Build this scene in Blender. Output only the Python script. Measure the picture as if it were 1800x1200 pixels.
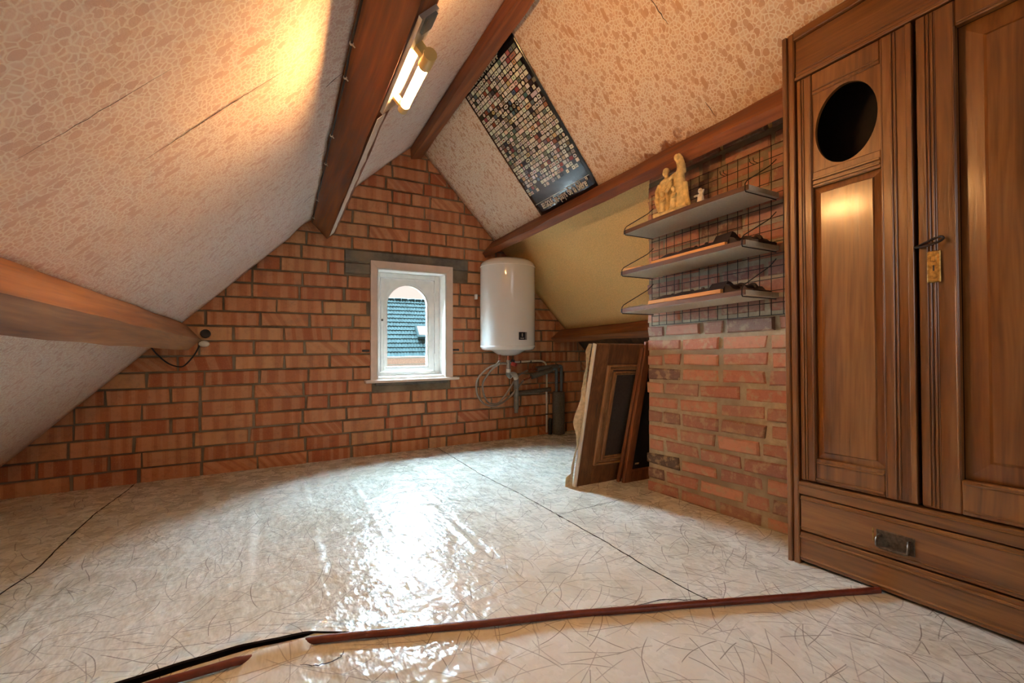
import bpy, bmesh, math, random
from mathutils import Vector, Matrix, noise
random.seed(7)
for o in list(bpy.data.objects): bpy.data.objects.remove(o)
SC = bpy.context.scene
COL = SC.collection

# ------------------------------------------------------------------ camera
cd = bpy.data.cameras.new('camera'); cam = bpy.data.objects.new('camera', cd); COL.objects.link(cam)
cd.sensor_width = 36; cd.lens = 36 * 785 / 1800; cd.clip_start = .02; cd.clip_end = 500
cd.shift_y = 1 / 1800
cam.location = (0, 0, .88); cam.rotation_euler = (math.pi / 2, 0, -math.radians(29.05))
SC.camera = cam
# ------------------------------------------------------------------ sky, daylight, exposure
W = bpy.data.worlds.new('sky'); SC.world = W; W.use_nodes = True
bgn = W.node_tree.nodes['Background']
bgn.inputs[0].default_value = (1.0, .83, .74, 1); bgn.inputs[1].default_value = 1.0
sl = bpy.data.lights.new('daylight', 'SUN'); sun = bpy.data.objects.new('daylight', sl); COL.objects.link(sun)
sl.color = (.56, .82, 1.0); sl.energy = 205; sl.angle = math.radians(92)
sd = Vector((.04, -1, -.80)).normalized()          # direction the light travels: in through the gable window
sun.rotation_euler = sd.to_track_quat('-Z', 'Y').to_euler()
SC.view_settings.view_transform = 'Standard'; SC.view_settings.look = 'None'
SC.view_settings.exposure = 0.12; SC.view_settings.gamma = 1.0; SC.view_settings.use_curve_mapping = False
LAMP_COL = (1.0, .50, .17); LAMP_STR = 330.0
# added fill light behind the viewer, set in an invented rear window opening
rl = bpy.data.lights.new('rear_fill_light', 'AREA'); rear = bpy.data.objects.new('rear_fill_light', rl); COL.objects.link(rear)
rl.shape = 'RECTANGLE'; rl.size = 1.0; rl.size_y = 1.1; rl.energy = 6; rl.color = (.92, .95, 1.0)
rear.location = (.85, -2.02, 1.5); rear.rotation_euler = (math.pi / 2, 0, 0)
try:
    SC.cycles.adaptive_threshold = .2; SC.cycles.max_bounces = 6; SC.cycles.diffuse_bounces = 5; SC.cycles.glossy_bounces = 3; SC.cycles.transparent_max_bounces = 8
    SC.cycles.caustics_reflective = False; SC.cycles.caustics_refractive = False
except Exception: pass

YW = 3.57
def floor_z(y): return .036 * (YW - y)

# ------------------------------------------------------------------ helpers
def lin(r, g, b):
    f = lambda c: ((c / 255) / 12.92 if c / 255 <= .04045 else (((c / 255) + .055) / 1.055) ** 2.4)
    return (f(r), f(g), f(b), 1)

class MB:
    def __init__(s): s.v = []; s.f = []; s.m = []; s.uv = []
    def add(s, vs, fs, mi=0):
        o = len(s.v); s.v += [tuple(v) for v in vs]
        for f in fs: s.f.append([i + o for i in f]); s.m.append(mi)
        return s
    def box(s, x0, x1, y0, y1, z0, z1, mi=0):
        vs = [(x, y, z) for z in (z0, z1) for y in (y0, y1) for x in (x0, x1)]
        return s.add(vs, [(0, 2, 3, 1), (4, 5, 7, 6), (0, 1, 5, 4), (2, 6, 7, 3), (0, 4, 6, 2), (1, 3, 7, 5)], mi)
    def cbox(s, x0, x1, y0, y1, z0, z1, c=.004, mi=0):   # chamfered box
        c = min(c, (x1 - x0) * .45, (y1 - y0) * .45, (z1 - z0) * .45)
        bm = bmesh.new(); bmesh.ops.create_cube(bm, size=1)
        for v in bm.verts: v.co = Vector(((x0 + x1) / 2 + v.co.x * (x1 - x0), (y0 + y1) / 2 + v.co.y * (y1 - y0), (z0 + z1) / 2 + v.co.z * (z1 - z0)))
        bmesh.ops.bevel(bm, geom=bm.edges[:], offset=c, segments=1, affect='EDGES')
        bm.verts.index_update()
        s.add([v.co[:] for v in bm.verts], [[v.index for v in f.verts] for f in bm.faces], mi); bm.free(); return s
    def tube(s, pts, r, n=8, cap=True, mi=0):
        P = [Vector(p) for p in pts]; k = len(P)
        rr = r if isinstance(r, (list, tuple)) else [r] * k
        T = []
        for i in range(k):
            t = (P[min(i + 1, k - 1)] - P[max(i - 1, 0)]); T.append(t.normalized() if t.length > 1e-9 else Vector((0, 0, 1)))
        a = Vector((0, 0, 1)) if abs(T[0].z) < .9 else Vector((1, 0, 0))
        N = (a - T[0] * a.dot(T[0])).normalized(); vs = []
        for i in range(k):
            N = (N - T[i] * N.dot(T[i])).normalized(); B = T[i].cross(N)
            for j in range(n):
                q = 2 * math.pi * j / n; vs.append(P[i] + (N * math.cos(q) + B * math.sin(q)) * rr[i])
        fs = [(i * n + j, i * n + (j + 1) % n, (i + 1) * n + (j + 1) % n, (i + 1) * n + j) for i in range(k - 1) for j in range(n)]
        if cap: fs += [list(range(n))[::-1], [(k - 1) * n + j for j in range(n)]]
        return s.add(vs, fs, mi)
    def lathe(s, prof, c=(0, 0, 0), n=32, mi=0, sx=1, sy=1):
        vs = []
        for (r, z) in prof:
            for j in range(n):
                q = 2 * math.pi * j / n; vs.append((c[0] + r * math.cos(q) * sx, c[1] + r * math.sin(q) * sy, c[2] + z))
        k = len(prof)
        fs = [(i * n + j, i * n + (j + 1) % n, (i + 1) * n + (j + 1) % n, (i + 1) * n + j) for i in range(k - 1) for j in range(n)]
        fs += [list(range(n))[::-1], [(k - 1) * n + j for j in range(n)]]
        return s.add(vs, fs, mi)
    def prism(s, poly, f, d0, d1, mi=0):     # poly of 2-D points, f(p, d) -> 3-D
        n = len(poly); vs = [f(p, d0) for p in poly] + [f(p, d1) for p in poly]
        fs = [list(range(n))[::-1], [n + i for i in range(n)]] + [(i, (i + 1) % n, n + (i + 1) % n, n + i) for i in range(n)]
        return s.add(vs, fs, mi)
    def sphere(s, c, r, u=14, v=9, mi=0):
        r = r if isinstance(r, (tuple, list)) else (r, r, r)
        prof = [(math.sin(math.pi * i / v), -math.cos(math.pi * i / v)) for i in range(v + 1)]
        vs = []
        for (a, z) in prof:
            for j in range(u):
                q = 2 * math.pi * j / u; vs.append((c[0] + r[0] * a * math.cos(q), c[1] + r[1] * a * math.sin(q), c[2] + r[2] * z))
        fs = [(i * u + j, i * u + (j + 1) % u, (i + 1) * u + (j + 1) % u, (i + 1) * u + j) for i in range(v) for j in range(u)]
        return s.add(vs, fs, mi)
    def mesh(s, name, mats, smooth=False, fix=True):
        me = bpy.data.meshes.new(name); me.from_pydata(s.v, [], s.f)
        for m in (mats if isinstance(mats, (list, tuple)) else [mats]): me.materials.append(m)
        me.polygons.foreach_set('material_index', s.m)
        if fix:
            bm = bmesh.new(); bm.from_mesh(me); bmesh.ops.remove_doubles(bm, verts=bm.verts, dist=1e-6)
            bmesh.ops.recalc_face_normals(bm, faces=bm.faces); bm.to_mesh(me); bm.free()
        if smooth:
            me.polygons.foreach_set('use_smooth', [True] * len(me.polygons))
            try: me.set_sharp_from_angle(angle=math.radians(38))
            except Exception: pass
        me.update(); return me
    def obj(s, name, mats, parent=None, smooth=False, fix=True):
        o = bpy.data.objects.new(name, s.mesh(name, mats, smooth, fix)); COL.objects.link(o)
        if parent: attach(o, parent)
        return o

def attach(o, parent):
    o.parent = parent
    o.matrix_parent_inverse = Matrix.Translation(-Vector(parent.location)) if parent.type == 'EMPTY' else Matrix()
def empty(name, loc=(0, 0, 0)):
    o = bpy.data.objects.new(name, None); o.location = loc; o.empty_display_size = .05; COL.objects.link(o); return o
def tag(o, label, cat=None, group=None, kind=None):
    o['label'] = label
    if cat: o['category'] = cat
    if group: o['group'] = group
    if kind: o['kind'] = kind
    return o
def uv_by(o, fn):
    me = o.data; L = me.uv_layers.new(name='UVMap')
    for lp in me.loops: L.data[lp.index].uv = fn(me.vertices[lp.vertex_index].co)
def smoothpath(pts, n=8):
    P = [Vector(p) for p in pts]; out = []
    for i in range(len(P) - 1):
        p0 = P[max(i - 1, 0)]; p1 = P[i]; p2 = P[i + 1]; p3 = P[min(i + 2, len(P) - 1)]
        for k in range(n):
            t = k / n
            out.append(.5 * ((2 * p1) + (-p0 + p2) * t + (2 * p0 - 5 * p1 + 4 * p2 - p3) * t * t + (-p0 + 3 * p1 - 3 * p2 + p3) * t ** 3))
    return out + [P[-1]]
def interp(xs, ys, x):
    if x <= xs[0]: return ys[0] + (ys[1] - ys[0]) / (xs[1] - xs[0]) * (x - xs[0])
    if x >= xs[-1]: return ys[-1] + (ys[-1] - ys[-2]) / (xs[-1] - xs[-2]) * (x - xs[-1])
    for i in range(len(xs) - 1):
        if x <= xs[i + 1]: return ys[i] + (ys[i + 1] - ys[i]) * (x - xs[i]) / (xs[i + 1] - xs[i])

# ------------------------------------------------------------------ material helpers
class NT:
    def __init__(s, name):
        s.mat = bpy.data.materials.new(name); s.mat.use_nodes = True; s.t = s.mat.node_tree
        s.t.nodes.clear(); s.out = s.t.nodes.new('ShaderNodeOutputMaterial'); s.b = s.t.nodes.new('ShaderNodeBsdfPrincipled')
        s.t.links.new(s.b.outputs[0], s.out.inputs[0])
    def n(s, typ, ins=None, **kw):
        nd = s.t.nodes.new('ShaderNode' + typ)
        for k, v in kw.items(): setattr(nd, k, v)
        for k, v in (ins or {}).items(): s.set(nd.inputs[k], v)
        return nd
    def set(s, sock, v):
        if isinstance(v, bpy.types.NodeSocket): s.t.links.new(v, sock)
        elif isinstance(v, bpy.types.Node): s.t.links.new(v.outputs[0], sock)
        else:
            if isinstance(v, tuple) and len(v) == 3 and len(sock.default_value) == 4: v = v + (1,)
            sock.default_value = v
    def p(s, **kw):
        for k, v in kw.items(): s.set(s.b.inputs[k.replace('_', ' ')], v)
    def math(s, op, a, b=0.0, c=None, clamp=False):
        nd = s.t.nodes.new('ShaderNodeMath'); nd.operation = op; nd.use_clamp = clamp
        s.set(nd.inputs[0], a); s.set(nd.inputs[1], b)
        if c is not None: s.set(nd.inputs[2], c)
        return nd.outputs[0]
    def vmath(s, op, a, b=None, scale=None):
        nd = s.t.nodes.new('ShaderNodeVectorMath'); nd.operation = op; s.set(nd.inputs[0], a)
        if b is not None: s.set(nd.inputs[1], b)
        if scale is not None: s.set(nd.inputs[3], scale)
        return nd.outputs[0]
    def mix(s, fac, a, b, mode='MIX'):
        nd = s.t.nodes.new('ShaderNodeMix'); nd.data_type = 'RGBA'; nd.blend_type = mode
        s.set(nd.inputs[0], fac); s.set(nd.inputs[6], a); s.set(nd.inputs[7], b); return nd.outputs[2]
    def ramp(s, fac, stops, interp='LINEAR'):
        nd = s.t.nodes.new('ShaderNodeValToRGB'); s.set(nd.inputs[0], fac); cr = nd.color_ramp; cr.interpolation = interp
        while len(cr.elements) < len(stops): cr.elements.new(.5)
        for e, (pos, c) in zip(cr.elements, stops): e.position = pos; e.color = c if len(c) == 4 else c + (1,)
        return nd.outputs[0]
    def smooth(s, x, lo, hi, a=0.0, b=1.0):
        nd = s.t.nodes.new('ShaderNodeMapRange'); nd.interpolation_type = 'SMOOTHSTEP'
        for i, v in enumerate((x, lo, hi, a, b)): s.set(nd.inputs[i], v)
        return nd.outputs[0]
    def noise(s, vec, scale, detail=3, rough=.55, dim='3D', w=None):
        nd = s.t.nodes.new('ShaderNodeTexNoise'); nd.noise_dimensions = dim
        if dim != '1D' and vec is not None: s.set(nd.inputs['Vector'], vec)
        if w is not None: s.set(nd.inputs['W'], w)
        s.set(nd.inputs['Scale'], scale); s.set(nd.inputs['Detail'], detail); s.set(nd.inputs['Roughness'], rough)
        return nd.outputs[0]
    def coord(s, which='Object'): return s.n('TexCoord').outputs[which]
    def mapping(s, vec, scale=(1, 1, 1), rot=(0, 0, 0), loc=(0, 0, 0)):
        nd = s.n('Mapping'); s.set(nd.inputs[0], vec); s.set(nd.inputs[1], loc); s.set(nd.inputs[2], rot); s.set(nd.inputs[3], scale); return nd.outputs[0]
    def bump(s, h, strength=.3, dist=.002):
        nd = s.n('Bump'); s.set(nd.inputs['Strength'], strength); s.set(nd.inputs['Distance'], dist); s.set(nd.inputs['Height'], h)
        s.set(s.b.inputs['Normal'], nd.outputs[0]); return nd.outputs[0]

def simple(name, col, rough=.5, metal=0.0, nscale=40, nvar=.12, bump=0.0, coat=0.0, spec=.5, bdist=.002):
    m = NT(name); c = m.coord(); n = m.noise(c, nscale, 4)
    dark = tuple(x * (1 - nvar * 2.2) for x in col[:3]) + (1,); lite = tuple(min(1, x * (1 + nvar * 1.6)) for x in col[:3]) + (1,)
    m.p(Base_Color=m.ramp(n, [(.3, dark), (.7, lite)]), Roughness=rough, Metallic=metal)
    m.b.inputs['Specular IOR Level'].default_value = spec
    if coat: m.b.inputs['Coat Weight'].default_value = coat; m.b.inputs['Coat Roughness'].default_value = .08
    if bump: m.bump(n, bump, bdist)
    return m.mat

def mat_wallpaper(name, tint=(1, 1, 1), water=False, con=1.0):
    m = NT(name); uv = m.coord('UV')
    con1 = .66 if con > 1 else .72
    wob = m.n('TexNoise', {'Vector': uv, 'Scale': 45.0, 'Detail': 1.0}, noise_dimensions='2D').outputs['Color']
    uvw = m.vmath('ADD', uv, m.vmath('SCALE', m.vmath('SUBTRACT', wob, (.5, .5, .5)), scale=.009))
    def blobs(scale, sy, rot, r):
        v = m.n('TexVoronoi', {'Vector': m.mapping(uvw, (1, sy, 1), (0, 0, rot)), 'Scale': scale, 'Randomness': .85}, voronoi_dimensions='2D', feature='F1')
        c = m.n('SeparateColor', {0: v.outputs['Color']}).outputs
        rad = m.math('MULTIPLY', m.math('ADD', .72, m.math('MULTIPLY', c[1], .5)), r)
        q = m.math('DIVIDE', v.outputs['Distance'], rad)
        return m.smooth(q, 1.08, .90), c, q
    b1, r1, d1 = blobs(42, .80, .5, .42)
    ed = m.n('TexVoronoi', {'Vector': uvw, 'Scale': 66.0, 'Randomness': .9}, voronoi_dimensions='2D', feature='DISTANCE_TO_EDGE').outputs['Distance']
    b2 = m.smooth(ed, .03 if con <= 1 else .05, .20); tone = m.noise(uv, 40, 1, .5, '2D')
    b3, r3, d3 = blobs(33, .42, 1.15, .30)
    big = m.math('MULTIPLY', b1, m.math('GREATER_THAN', r1[0], con1))
    leaf = m.math('MULTIPLY', b3, m.math('GREATER_THAN', r3[0], .84))
    free = m.math('SUBTRACT', 1.0, m.math('MAXIMUM', m.math('MULTIPLY', m.smooth(d1, 1.22, 1.10), m.math('GREATER_THAN', r1[0], con1)), leaf))
    small = m.math('MULTIPLY', b2, free)
    cream = lin(246, 236, 222); pale = lin(234, 214, 200); mid = lin(225, 199, 184); deep = lin(217, 184, 168)
    if con > 1: pale = lin(234, 210, 184); mid = lin(220, 184, 152); deep = lin(204, 158, 122)
    col = m.mix(small, cream, m.mix(m.smooth(tone, .40, .60), pale, mid))
    col = m.mix(m.math('MULTIPLY', big, .9), col, m.mix(r1[1], mid, deep))
    col = m.mix(m.math('MULTIPLY', leaf, .95), col, m.mix(r3[1], mid, deep))
    blot = m.noise(uv, 1.7, 2, dim='2D'); col = m.mix(m.smooth(blot, .45, .75, 0, .20), col, lin(212, 172, 138))
    if water:   # brown water stain along the lower edge, by the beam
        sx = m.n('SeparateXYZ', {0: uv}).outputs
        e = m.math('SUBTRACT', sx[1], m.math('MULTIPLY', m.noise(uv, 16, 2, dim='2D'), .16))
        e2 = m.smooth(m.math('ABSOLUTE', m.math('SUBTRACT', sx[0], 1.62)), .04, .30, 1, 0)
        st = m.math('MULTIPLY', m.smooth(e, -.03, .0, 1, 0), e2)
        col = m.mix(m.math('MULTIPLY', st, .85), col, lin(138, 72, 30))
    m.p(Base_Color=m.mix(1.0, col, tint + (1,), 'MULTIPLY'), Roughness=.62)
    m.b.inputs['Specular IOR Level'].default_value = .25
    m.bump(m.noise(uv, 240, 2, dim='2D'), .3, .0012)
    return m.mat

def mat_brick(name, ramp, stripes=True, dirt=.2, dcol=lin(104, 92, 84), ds=8, dr=(.55, .78)):
    m = NT(name); uv = m.coord('UV'); rnd = m.n('ObjectInfo').outputs['Random']; pos = m.n('NewGeometry').outputs['Position']
    base = m.ramp(rnd, ramp)
    if stripes:
        su = m.n('SeparateXYZ', {0: uv}).outputs
        w = m.math('ADD', m.math('ADD', m.math('MULTIPLY', su[0], 17.0), m.math('MULTIPLY', rnd, 371.0)), m.math('MULTIPLY', m.math('MULTIPLY', m.smooth(m.math('FRACT', m.math('MULTIPLY', rnd, 57.0)), .82, 1.0), 20.0), su[1]))
        st = m.noise(None, 1.0, 0, dim='1D', w=w)
        base = m.mix(m.smooth(st, .52, .57, 0, .42), base, lin(214, 160, 118))
        base = m.mix(m.smooth(st, .43, .38, 0, .38), base, lin(164, 90, 62))
    n1 = m.noise(pos, 38, 4, .65); n2 = m.noise(pos, ds, 3, .6); n3 = m.noise(pos, 190, 1)
    col = m.mix(m.smooth(n1, .45, .75, 0, .45), base, m.mix(.5, base, lin(110, 62, 46)))
    col = m.mix(m.smooth(n2, dr[0], dr[1], 0, dirt), col, dcol)
    col = m.mix(m.smooth(n3, .62, .72, 0, .35), col, lin(206, 160, 130))
    m.p(Base_Color=col, Roughness=.86); m.b.inputs['Specular IOR Level'].default_value = .2
    m.bump(n1, .6, .004)
    return m.mat

def mat_mortar(name, a, b):
    m = NT(name); pos = m.n('NewGeometry').outputs['Position']
    n1 = m.noise(pos, 30, 5, .65); n2 = m.noise(pos, 3.2, 3)
    m.p(Base_Color=m.mix(m.smooth(n2, .3, .7), m.ramp(n1, [(.3, a), (.7, b)]), lin(146, 130, 108)), Roughness=.92)
    m.b.inputs['Specular IOR Level'].default_value = .15
    m.bump(n1, .8, .006); return m.mat

def mat_wood(name, dark, mid, lite, axis='Y', rough=.6, coat=0.0, fine=1.0, bump=.25, wear=None, spec=.4):
    m = NT(name); c = m.coord('Object'); inf = m.n('ObjectInfo').outputs['Random']
    c = m.vmath('ADD', c, m.n('CombineXYZ', {0: m.math('MULTIPLY', inf, 7.0), 1: m.math('MULTIPLY', inf, 3.0), 2: m.math('MULTIPLY', inf, 5.0)}).outputs[0])
    lo, hi = 1.3 * fine, 26 * fine
    sc = {'X': (lo, hi, hi), 'Y': (hi, lo, hi), 'Z': (hi, hi, lo)}[axis]
    big = {'X': (.8, 5, 5), 'Y': (5, .8, 5), 'Z': (5, 5, .8)}[axis]
    warp = m.n('TexNoise', {'Vector': m.mapping(c, big), 'Scale': 1.0, 'Detail': 2.0}).outputs['Color']
    cw = m.vmath('ADD', c, m.vmath('SCALE', m.vmath('SUBTRACT', warp, (.5, .5, .5)), scale=.09))
    g1 = m.noise(m.mapping(cw, sc), 1.0, 3, .6); g2 = m.noise(m.mapping(cw, tuple(x * 4 for x in sc)), 1.0, 2, .6); g3 = m.noise(m.mapping(c, big), 1.0, 2)
    g = m.math('ADD', m.math('MULTIPLY', g1, .55), m.math('ADD', m.math('MULTIPLY', g2, .2), m.math('MULTIPLY', g3, .25)))
    col = m.ramp(g, [(.30, dark), (.5, mid), (.70, lite)])
    if wear is not None: col = m.mix(m.smooth(m.noise(c, 9, 6, .7), .60, .74, 0, .5), col, wear)
    m.p(Base_Color=col, Roughness=m.smooth(g2, .3, .7, rough - .07, rough + .07))
    m.b.inputs['Specular IOR Level'].default_value = spec
    if coat: m.b.inputs['Coat Weight'].default_value = coat; m.b.inputs['Coat Roughness'].default_value = .16
    m.bump(g2, bump, .0025)
    return m.mat

def mat_vinyl():
    m = NT('vinyl_flooring'); uv = m.coord('UV')
    wob = m.n('TexNoise', {'Vector': uv, 'Scale': 6.0, 'Detail': 1.0}, noise_dimensions='2D').outputs['Color']
    uvw = m.vmath('ADD', uv, m.vmath('SCALE', m.vmath('SUBTRACT', wob, (.5, .5, .5)), scale=.018))
    lines = None
    for i, (scale, L, off) in enumerate(((5.4, .66, 0.0), (6.6, .62, 3.3), (4.8, .64, 7.7), (8.0, .62, 11.9), (6.0, .64, 17.1), (9.4, .6, 23.3), (7.2, .64, 29.7))):
        vv = m.mapping(uvw, (1, 1, 1), (0, 0, i * .7), (off, off * .37, 0))
        vo = m.n('TexVoronoi', {'Vector': vv, 'Scale': scale, 'Randomness': 1.0}, voronoi_dimensions='2D', feature='F1')
        rc = m.n('SeparateColor', {0: vo.outputs['Color']}).outputs
        loc = m.vmath('SCALE', m.vmath('SUBTRACT', vv, vo.outputs['Position']), scale=scale)
        rot = m.n('VectorRotate', {'Vector': loc, 'Angle': m.math('MULTIPLY', rc[0], 6.283)}, rotation_type='Z_AXIS').outputs[0]
        s = m.n('SeparateXYZ', {0: rot}).outputs
        cur = m.math('MULTIPLY', m.math('SUBTRACT', rc[1], .5), .75)
        d = m.math('ABSOLUTE', m.math('SUBTRACT', s[1], m.math('MULTIPLY', cur, m.math('MULTIPLY', s[0], s[0]))))
        along = m.smooth(m.math('ABSOLUTE', s[0]), L * .6, L * 1.1, 1, 0)
        wdt = .0019 * scale
        ln = m.math('MULTIPLY', m.smooth(d, wdt * .3, wdt, 1, 0), along)
        ln = m.math('MULTIPLY', ln, m.math('ADD', .35, m.math('MULTIPLY', rc[2], .6)))
        lines = ln if lines is None else m.math('MAXIMUM', lines, ln)
    n1 = m.noise(uv, 2.2, 3, .6, '2D'); n2 = m.noise(uv, 9, 4, .65, '2D'); n3 = m.noise(m.mapping(uv, (1, .35, 1)), 26, 3, .65, '2D')
    col = m.ramp(n1, [(.3, lin(212, 210, 194)), (.6, lin(228, 228, 216))])
    col = m.mix(m.smooth(n2, .52, .78, 0, .28), col, lin(190, 176, 154))
    col = m.mix(m.smooth(n3, .64, .84, 0, .30), col, lin(166, 146, 118))
    col = m.mix(m.math('MULTIPLY', lines, .8), col, lin(104, 96, 84))
    m.p(Base_Color=col, Roughness=m.smooth(n2, .35, .7, .20, .36))
    m.b.inputs['Specular IOR Level'].default_value = .21
    h = m.math('ADD', m.noise(uv, 13, 2, .55, '2D'), m.math('MULTIPLY', m.noise(m.mapping(uv, (1, .5, 1)), 42, 2, .5, '2D'), .35))
    m.bump(h, .75, .012)
    return m.mat

def mat_emit(name, col, strength):
    m = NT(name); m.p(Base_Color=(.9, .9, .85, 1), Emission_Color=col + (1,), Emission_Strength=strength); return m.mat
def mat_glass():
    m = NT('window_glass'); t = m.t
    tr = m.n('BsdfTransparent'); gl = m.n('BsdfGlossy', {'Roughness': .02}); fr = m.n('LayerWeight', {'Blend': .12})
    mx = m.n('MixShader', {0: m.math('MULTIPLY', fr.outputs[1], .5), 1: tr.outputs[0], 2: gl.outputs[0]})
    t.links.new(mx.outputs[0], m.out.inputs[0]); return m.mat
def mat_vcol(name, rough=.3, coat=0.0):
    m = NT(name); a = m.n('VertexColor', layer_name='Col'); n = m.noise(m.coord(), 120, 3)
    m.p(Base_Color=m.mix(m.smooth(n, .5, .8, 0, .25), a.outputs[0], (.05, .05, .06, 1)), Roughness=rough)
    if coat: m.b.inputs['Coat Weight'].default_value = coat; m.b.inputs['Coat Roughness'].default_value = .12
    return m.mat

M = {}
M['paper_l'] = mat_wallpaper('wallpaper_left', (.93, .955, 1.0)); M['paper_r'] = mat_wallpaper('wallpaper_right', (.96, .93, .88), True, 1.5)
M['brick'] = mat_brick('gable_brick', [(0, lin(172, 100, 66)), (.2, lin(194, 126, 84)), (.45, lin(202, 138, 94)), (.62, lin(180, 108, 72)), (.8, lin(210, 156, 108)), (1, lin(176, 102, 66))], dirt=.3)
M['oldbrick'] = mat_brick('chimney_brick', [(0, lin(194, 132, 106)), (.09, lin(104, 92, 84)), (.15, lin(188, 124, 100)), (.42, lin(208, 152, 124)), (.62, lin(166, 118, 102)), (.72, lin(198, 136, 108)), (.9, lin(146, 116, 102)), (1, lin(206, 150, 122))], stripes=False, dirt=.75, dcol=lin(186, 160, 128), ds=26, dr=(.48, .66))
M['mortar'] = mat_mortar('gable_mortar', lin(94, 79, 62), lin(120, 101, 80))
M['mortar2'] = mat_mortar('chimney_mortar', lin(172, 154, 126), lin(202, 186, 156))
M['concrete'] = mat_mortar('lintel_cement', lin(84, 80, 76), lin(112, 106, 98))
M['beam'] = mat_wood('purlin_wood', lin(74, 38, 20), lin(124, 70, 38), lin(164, 100, 58), 'Y', .6, bump=.5, fine=.8)
M['beam_pale'] = mat_wood('purlin_wood_pale', lin(104, 66, 42), lin(158, 112, 78), lin(190, 146, 108), 'Y', .6, bump=.5, fine=.8)
M['underlay'] = mat_wood('roof_underlay', lin(48, 30, 20), lin(82, 54, 36), lin(108, 76, 50), 'X', .8)
M['ward'] = mat_wood('wardrobe_oak', lin(88, 52, 22), lin(132, 84, 38), lin(160, 108, 54), 'Z', .36, coat=.55, bump=.3, spec=.5)
M['ward_h'] = mat_wood('wardrobe_oak_rail', lin(88, 52, 22), lin(132, 84, 38), lin(160, 108, 54), 'Y', .36, coat=.55, bump=.3, spec=.5)
M['ward_dark'] = simple('wardrobe_inside', lin(30, 22, 18), .9)
M['board_y'] = simple('fibreboard', lin(238, 196, 130), .85, nscale=160, nvar=.09, bump=.3, spec=.2)
M['vinyl'] = mat_vinyl()
M['subfloor'] = mat_wood('subfloor_planks', lin(40, 26, 16), lin(64, 42, 26), lin(84, 58, 36), 'Y', .9)
M['white'] = simple('white_paint', lin(236, 232, 226), .34, nscale=14, nvar=.03, spec=.5)
M['casing'] = simple('casing_paint', lin(236, 214, 198), .4, nscale=14, nvar=.03)
M['enamel'] = simple('white_enamel', lin(232, 230, 224), .16, nscale=3, nvar=.01, coat=.6)
M['navy'] = simple('badge_navy', lin(16, 20, 34), .3)
M['chrome'] = simple('braided_steel', lin(176, 160, 146), .32, .85, nscale=220, nvar=.2, bump=.5)
M['copper'] = simple('copper', lin(168, 96, 66), .35, .8, nscale=60, nvar=.2)
M['pvc'] = simple('grey_pvc', lin(132, 130, 124), .5, nscale=20)
M['pvc_white'] = simple('white_plastic', lin(226, 220, 208), .4, nscale=20, nvar=.04)
M['insul'] = simple('pipe_insulation', lin(92, 84, 76), .9, nscale=90, nvar=.15, bump=.4)
M['bluepipe'] = simple('blue_grey_pipe', lin(92, 106, 116), .5)
M['red'] = simple('red_knob', lin(168, 52, 40), .4)
M['black'] = simple('black_plastic', lin(28, 26, 25), .5)
M['iron'] = simple('black_wire', lin(38, 28, 24), .55, .3)
M['shelf'] = simple('shelf_board', lin(214, 208, 188), .7, nscale=120, nvar=.05)
M['shelf_edge'] = mat_wood('shelf_edge_wood', lin(66, 42, 28), lin(100, 68, 46), lin(128, 92, 64), 'Y', .6)
M['plaster'] = simple('painted_plaster', lin(222, 196, 134), .55, nscale=50, nvar=.14, bump=.3)
M['plaster_w'] = simple('white_plaster', lin(226, 214, 196), .5, nscale=60, nvar=.08)
M['carved'] = mat_wood('carved_dark_wood', lin(26, 16, 12), lin(46, 30, 24), lin(68, 46, 36), 'Y', .5)
M['pine'] = mat_wood('raw_pine', lin(196, 130, 66), lin(222, 162, 92), lin(238, 188, 120), 'Y', .7)
M['doorwood'] = mat_wood('leaning_door_wood', lin(64, 38, 20), lin(104, 66, 38), lin(138, 94, 58), 'Z', .55, wear=lin(150, 112, 76))
M['mould'] = mat_wood('door_moulding_wood', lin(104, 68, 38), lin(146, 102, 62), lin(176, 132, 88), 'Z', .55)
M['doorwood2'] = mat_wood('leaning_frame_wood', lin(84, 44, 24), lin(128, 74, 42), lin(160, 100, 60), 'Z', .55)
M['doorin'] = simple('dark_inset', lin(60, 52, 46), .75, nscale=90)
M['blackin'] = simple('black_inset', lin(22, 20, 19), .8, nscale=90)
M['torn'] = simple('torn_paper', lin(206, 184, 146), .85, nscale=50)
M['pipe_red'] = simple('painted_pipe', lin(112, 52, 38), .38, nscale=50, nvar=.1)
M['brass'] = simple('worn_brass', lin(160, 126, 66), .36, .75, nscale=90, nvar=.25)
M['bronze'] = simple('dull_bronze', lin(104, 90, 76), .38, .8, nscale=90, nvar=.25)
M['slate'] = simple('roof_tiles', lin(50, 66, 66), .9, nscale=4, nvar=.12, spec=.1)
M['stone'] = simple('outside_render', lin(235, 215, 200), .8)
M['zinc'] = simple('zinc_gutter', lin(190, 205, 205), .5)
M['crack'] = simple('crack_dark', lin(40, 26, 18), .9)
M['tube'] = mat_emit('lamp_tube', LAMP_COL, LAMP_STR)
M['lampcap'] = simple('yellowed_plastic', lin(220, 190, 120), .4, nscale=20, nvar=.05)
M['alu'] = simple('lamp_tray', lin(200, 196, 190), .3, .6, nscale=20, nvar=.05)
M['glass'] = mat_glass()
M['navyprint'] = simple('poster_paper', lin(20, 26, 36), .22, nscale=8, nvar=.08, coat=.4)
M['print'] = mat_vcol('poster_print', .26, .4)
M['cream'] = simple('poster_lettering', lin(226, 214, 190), .4, nscale=8, nvar=.03)

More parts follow.
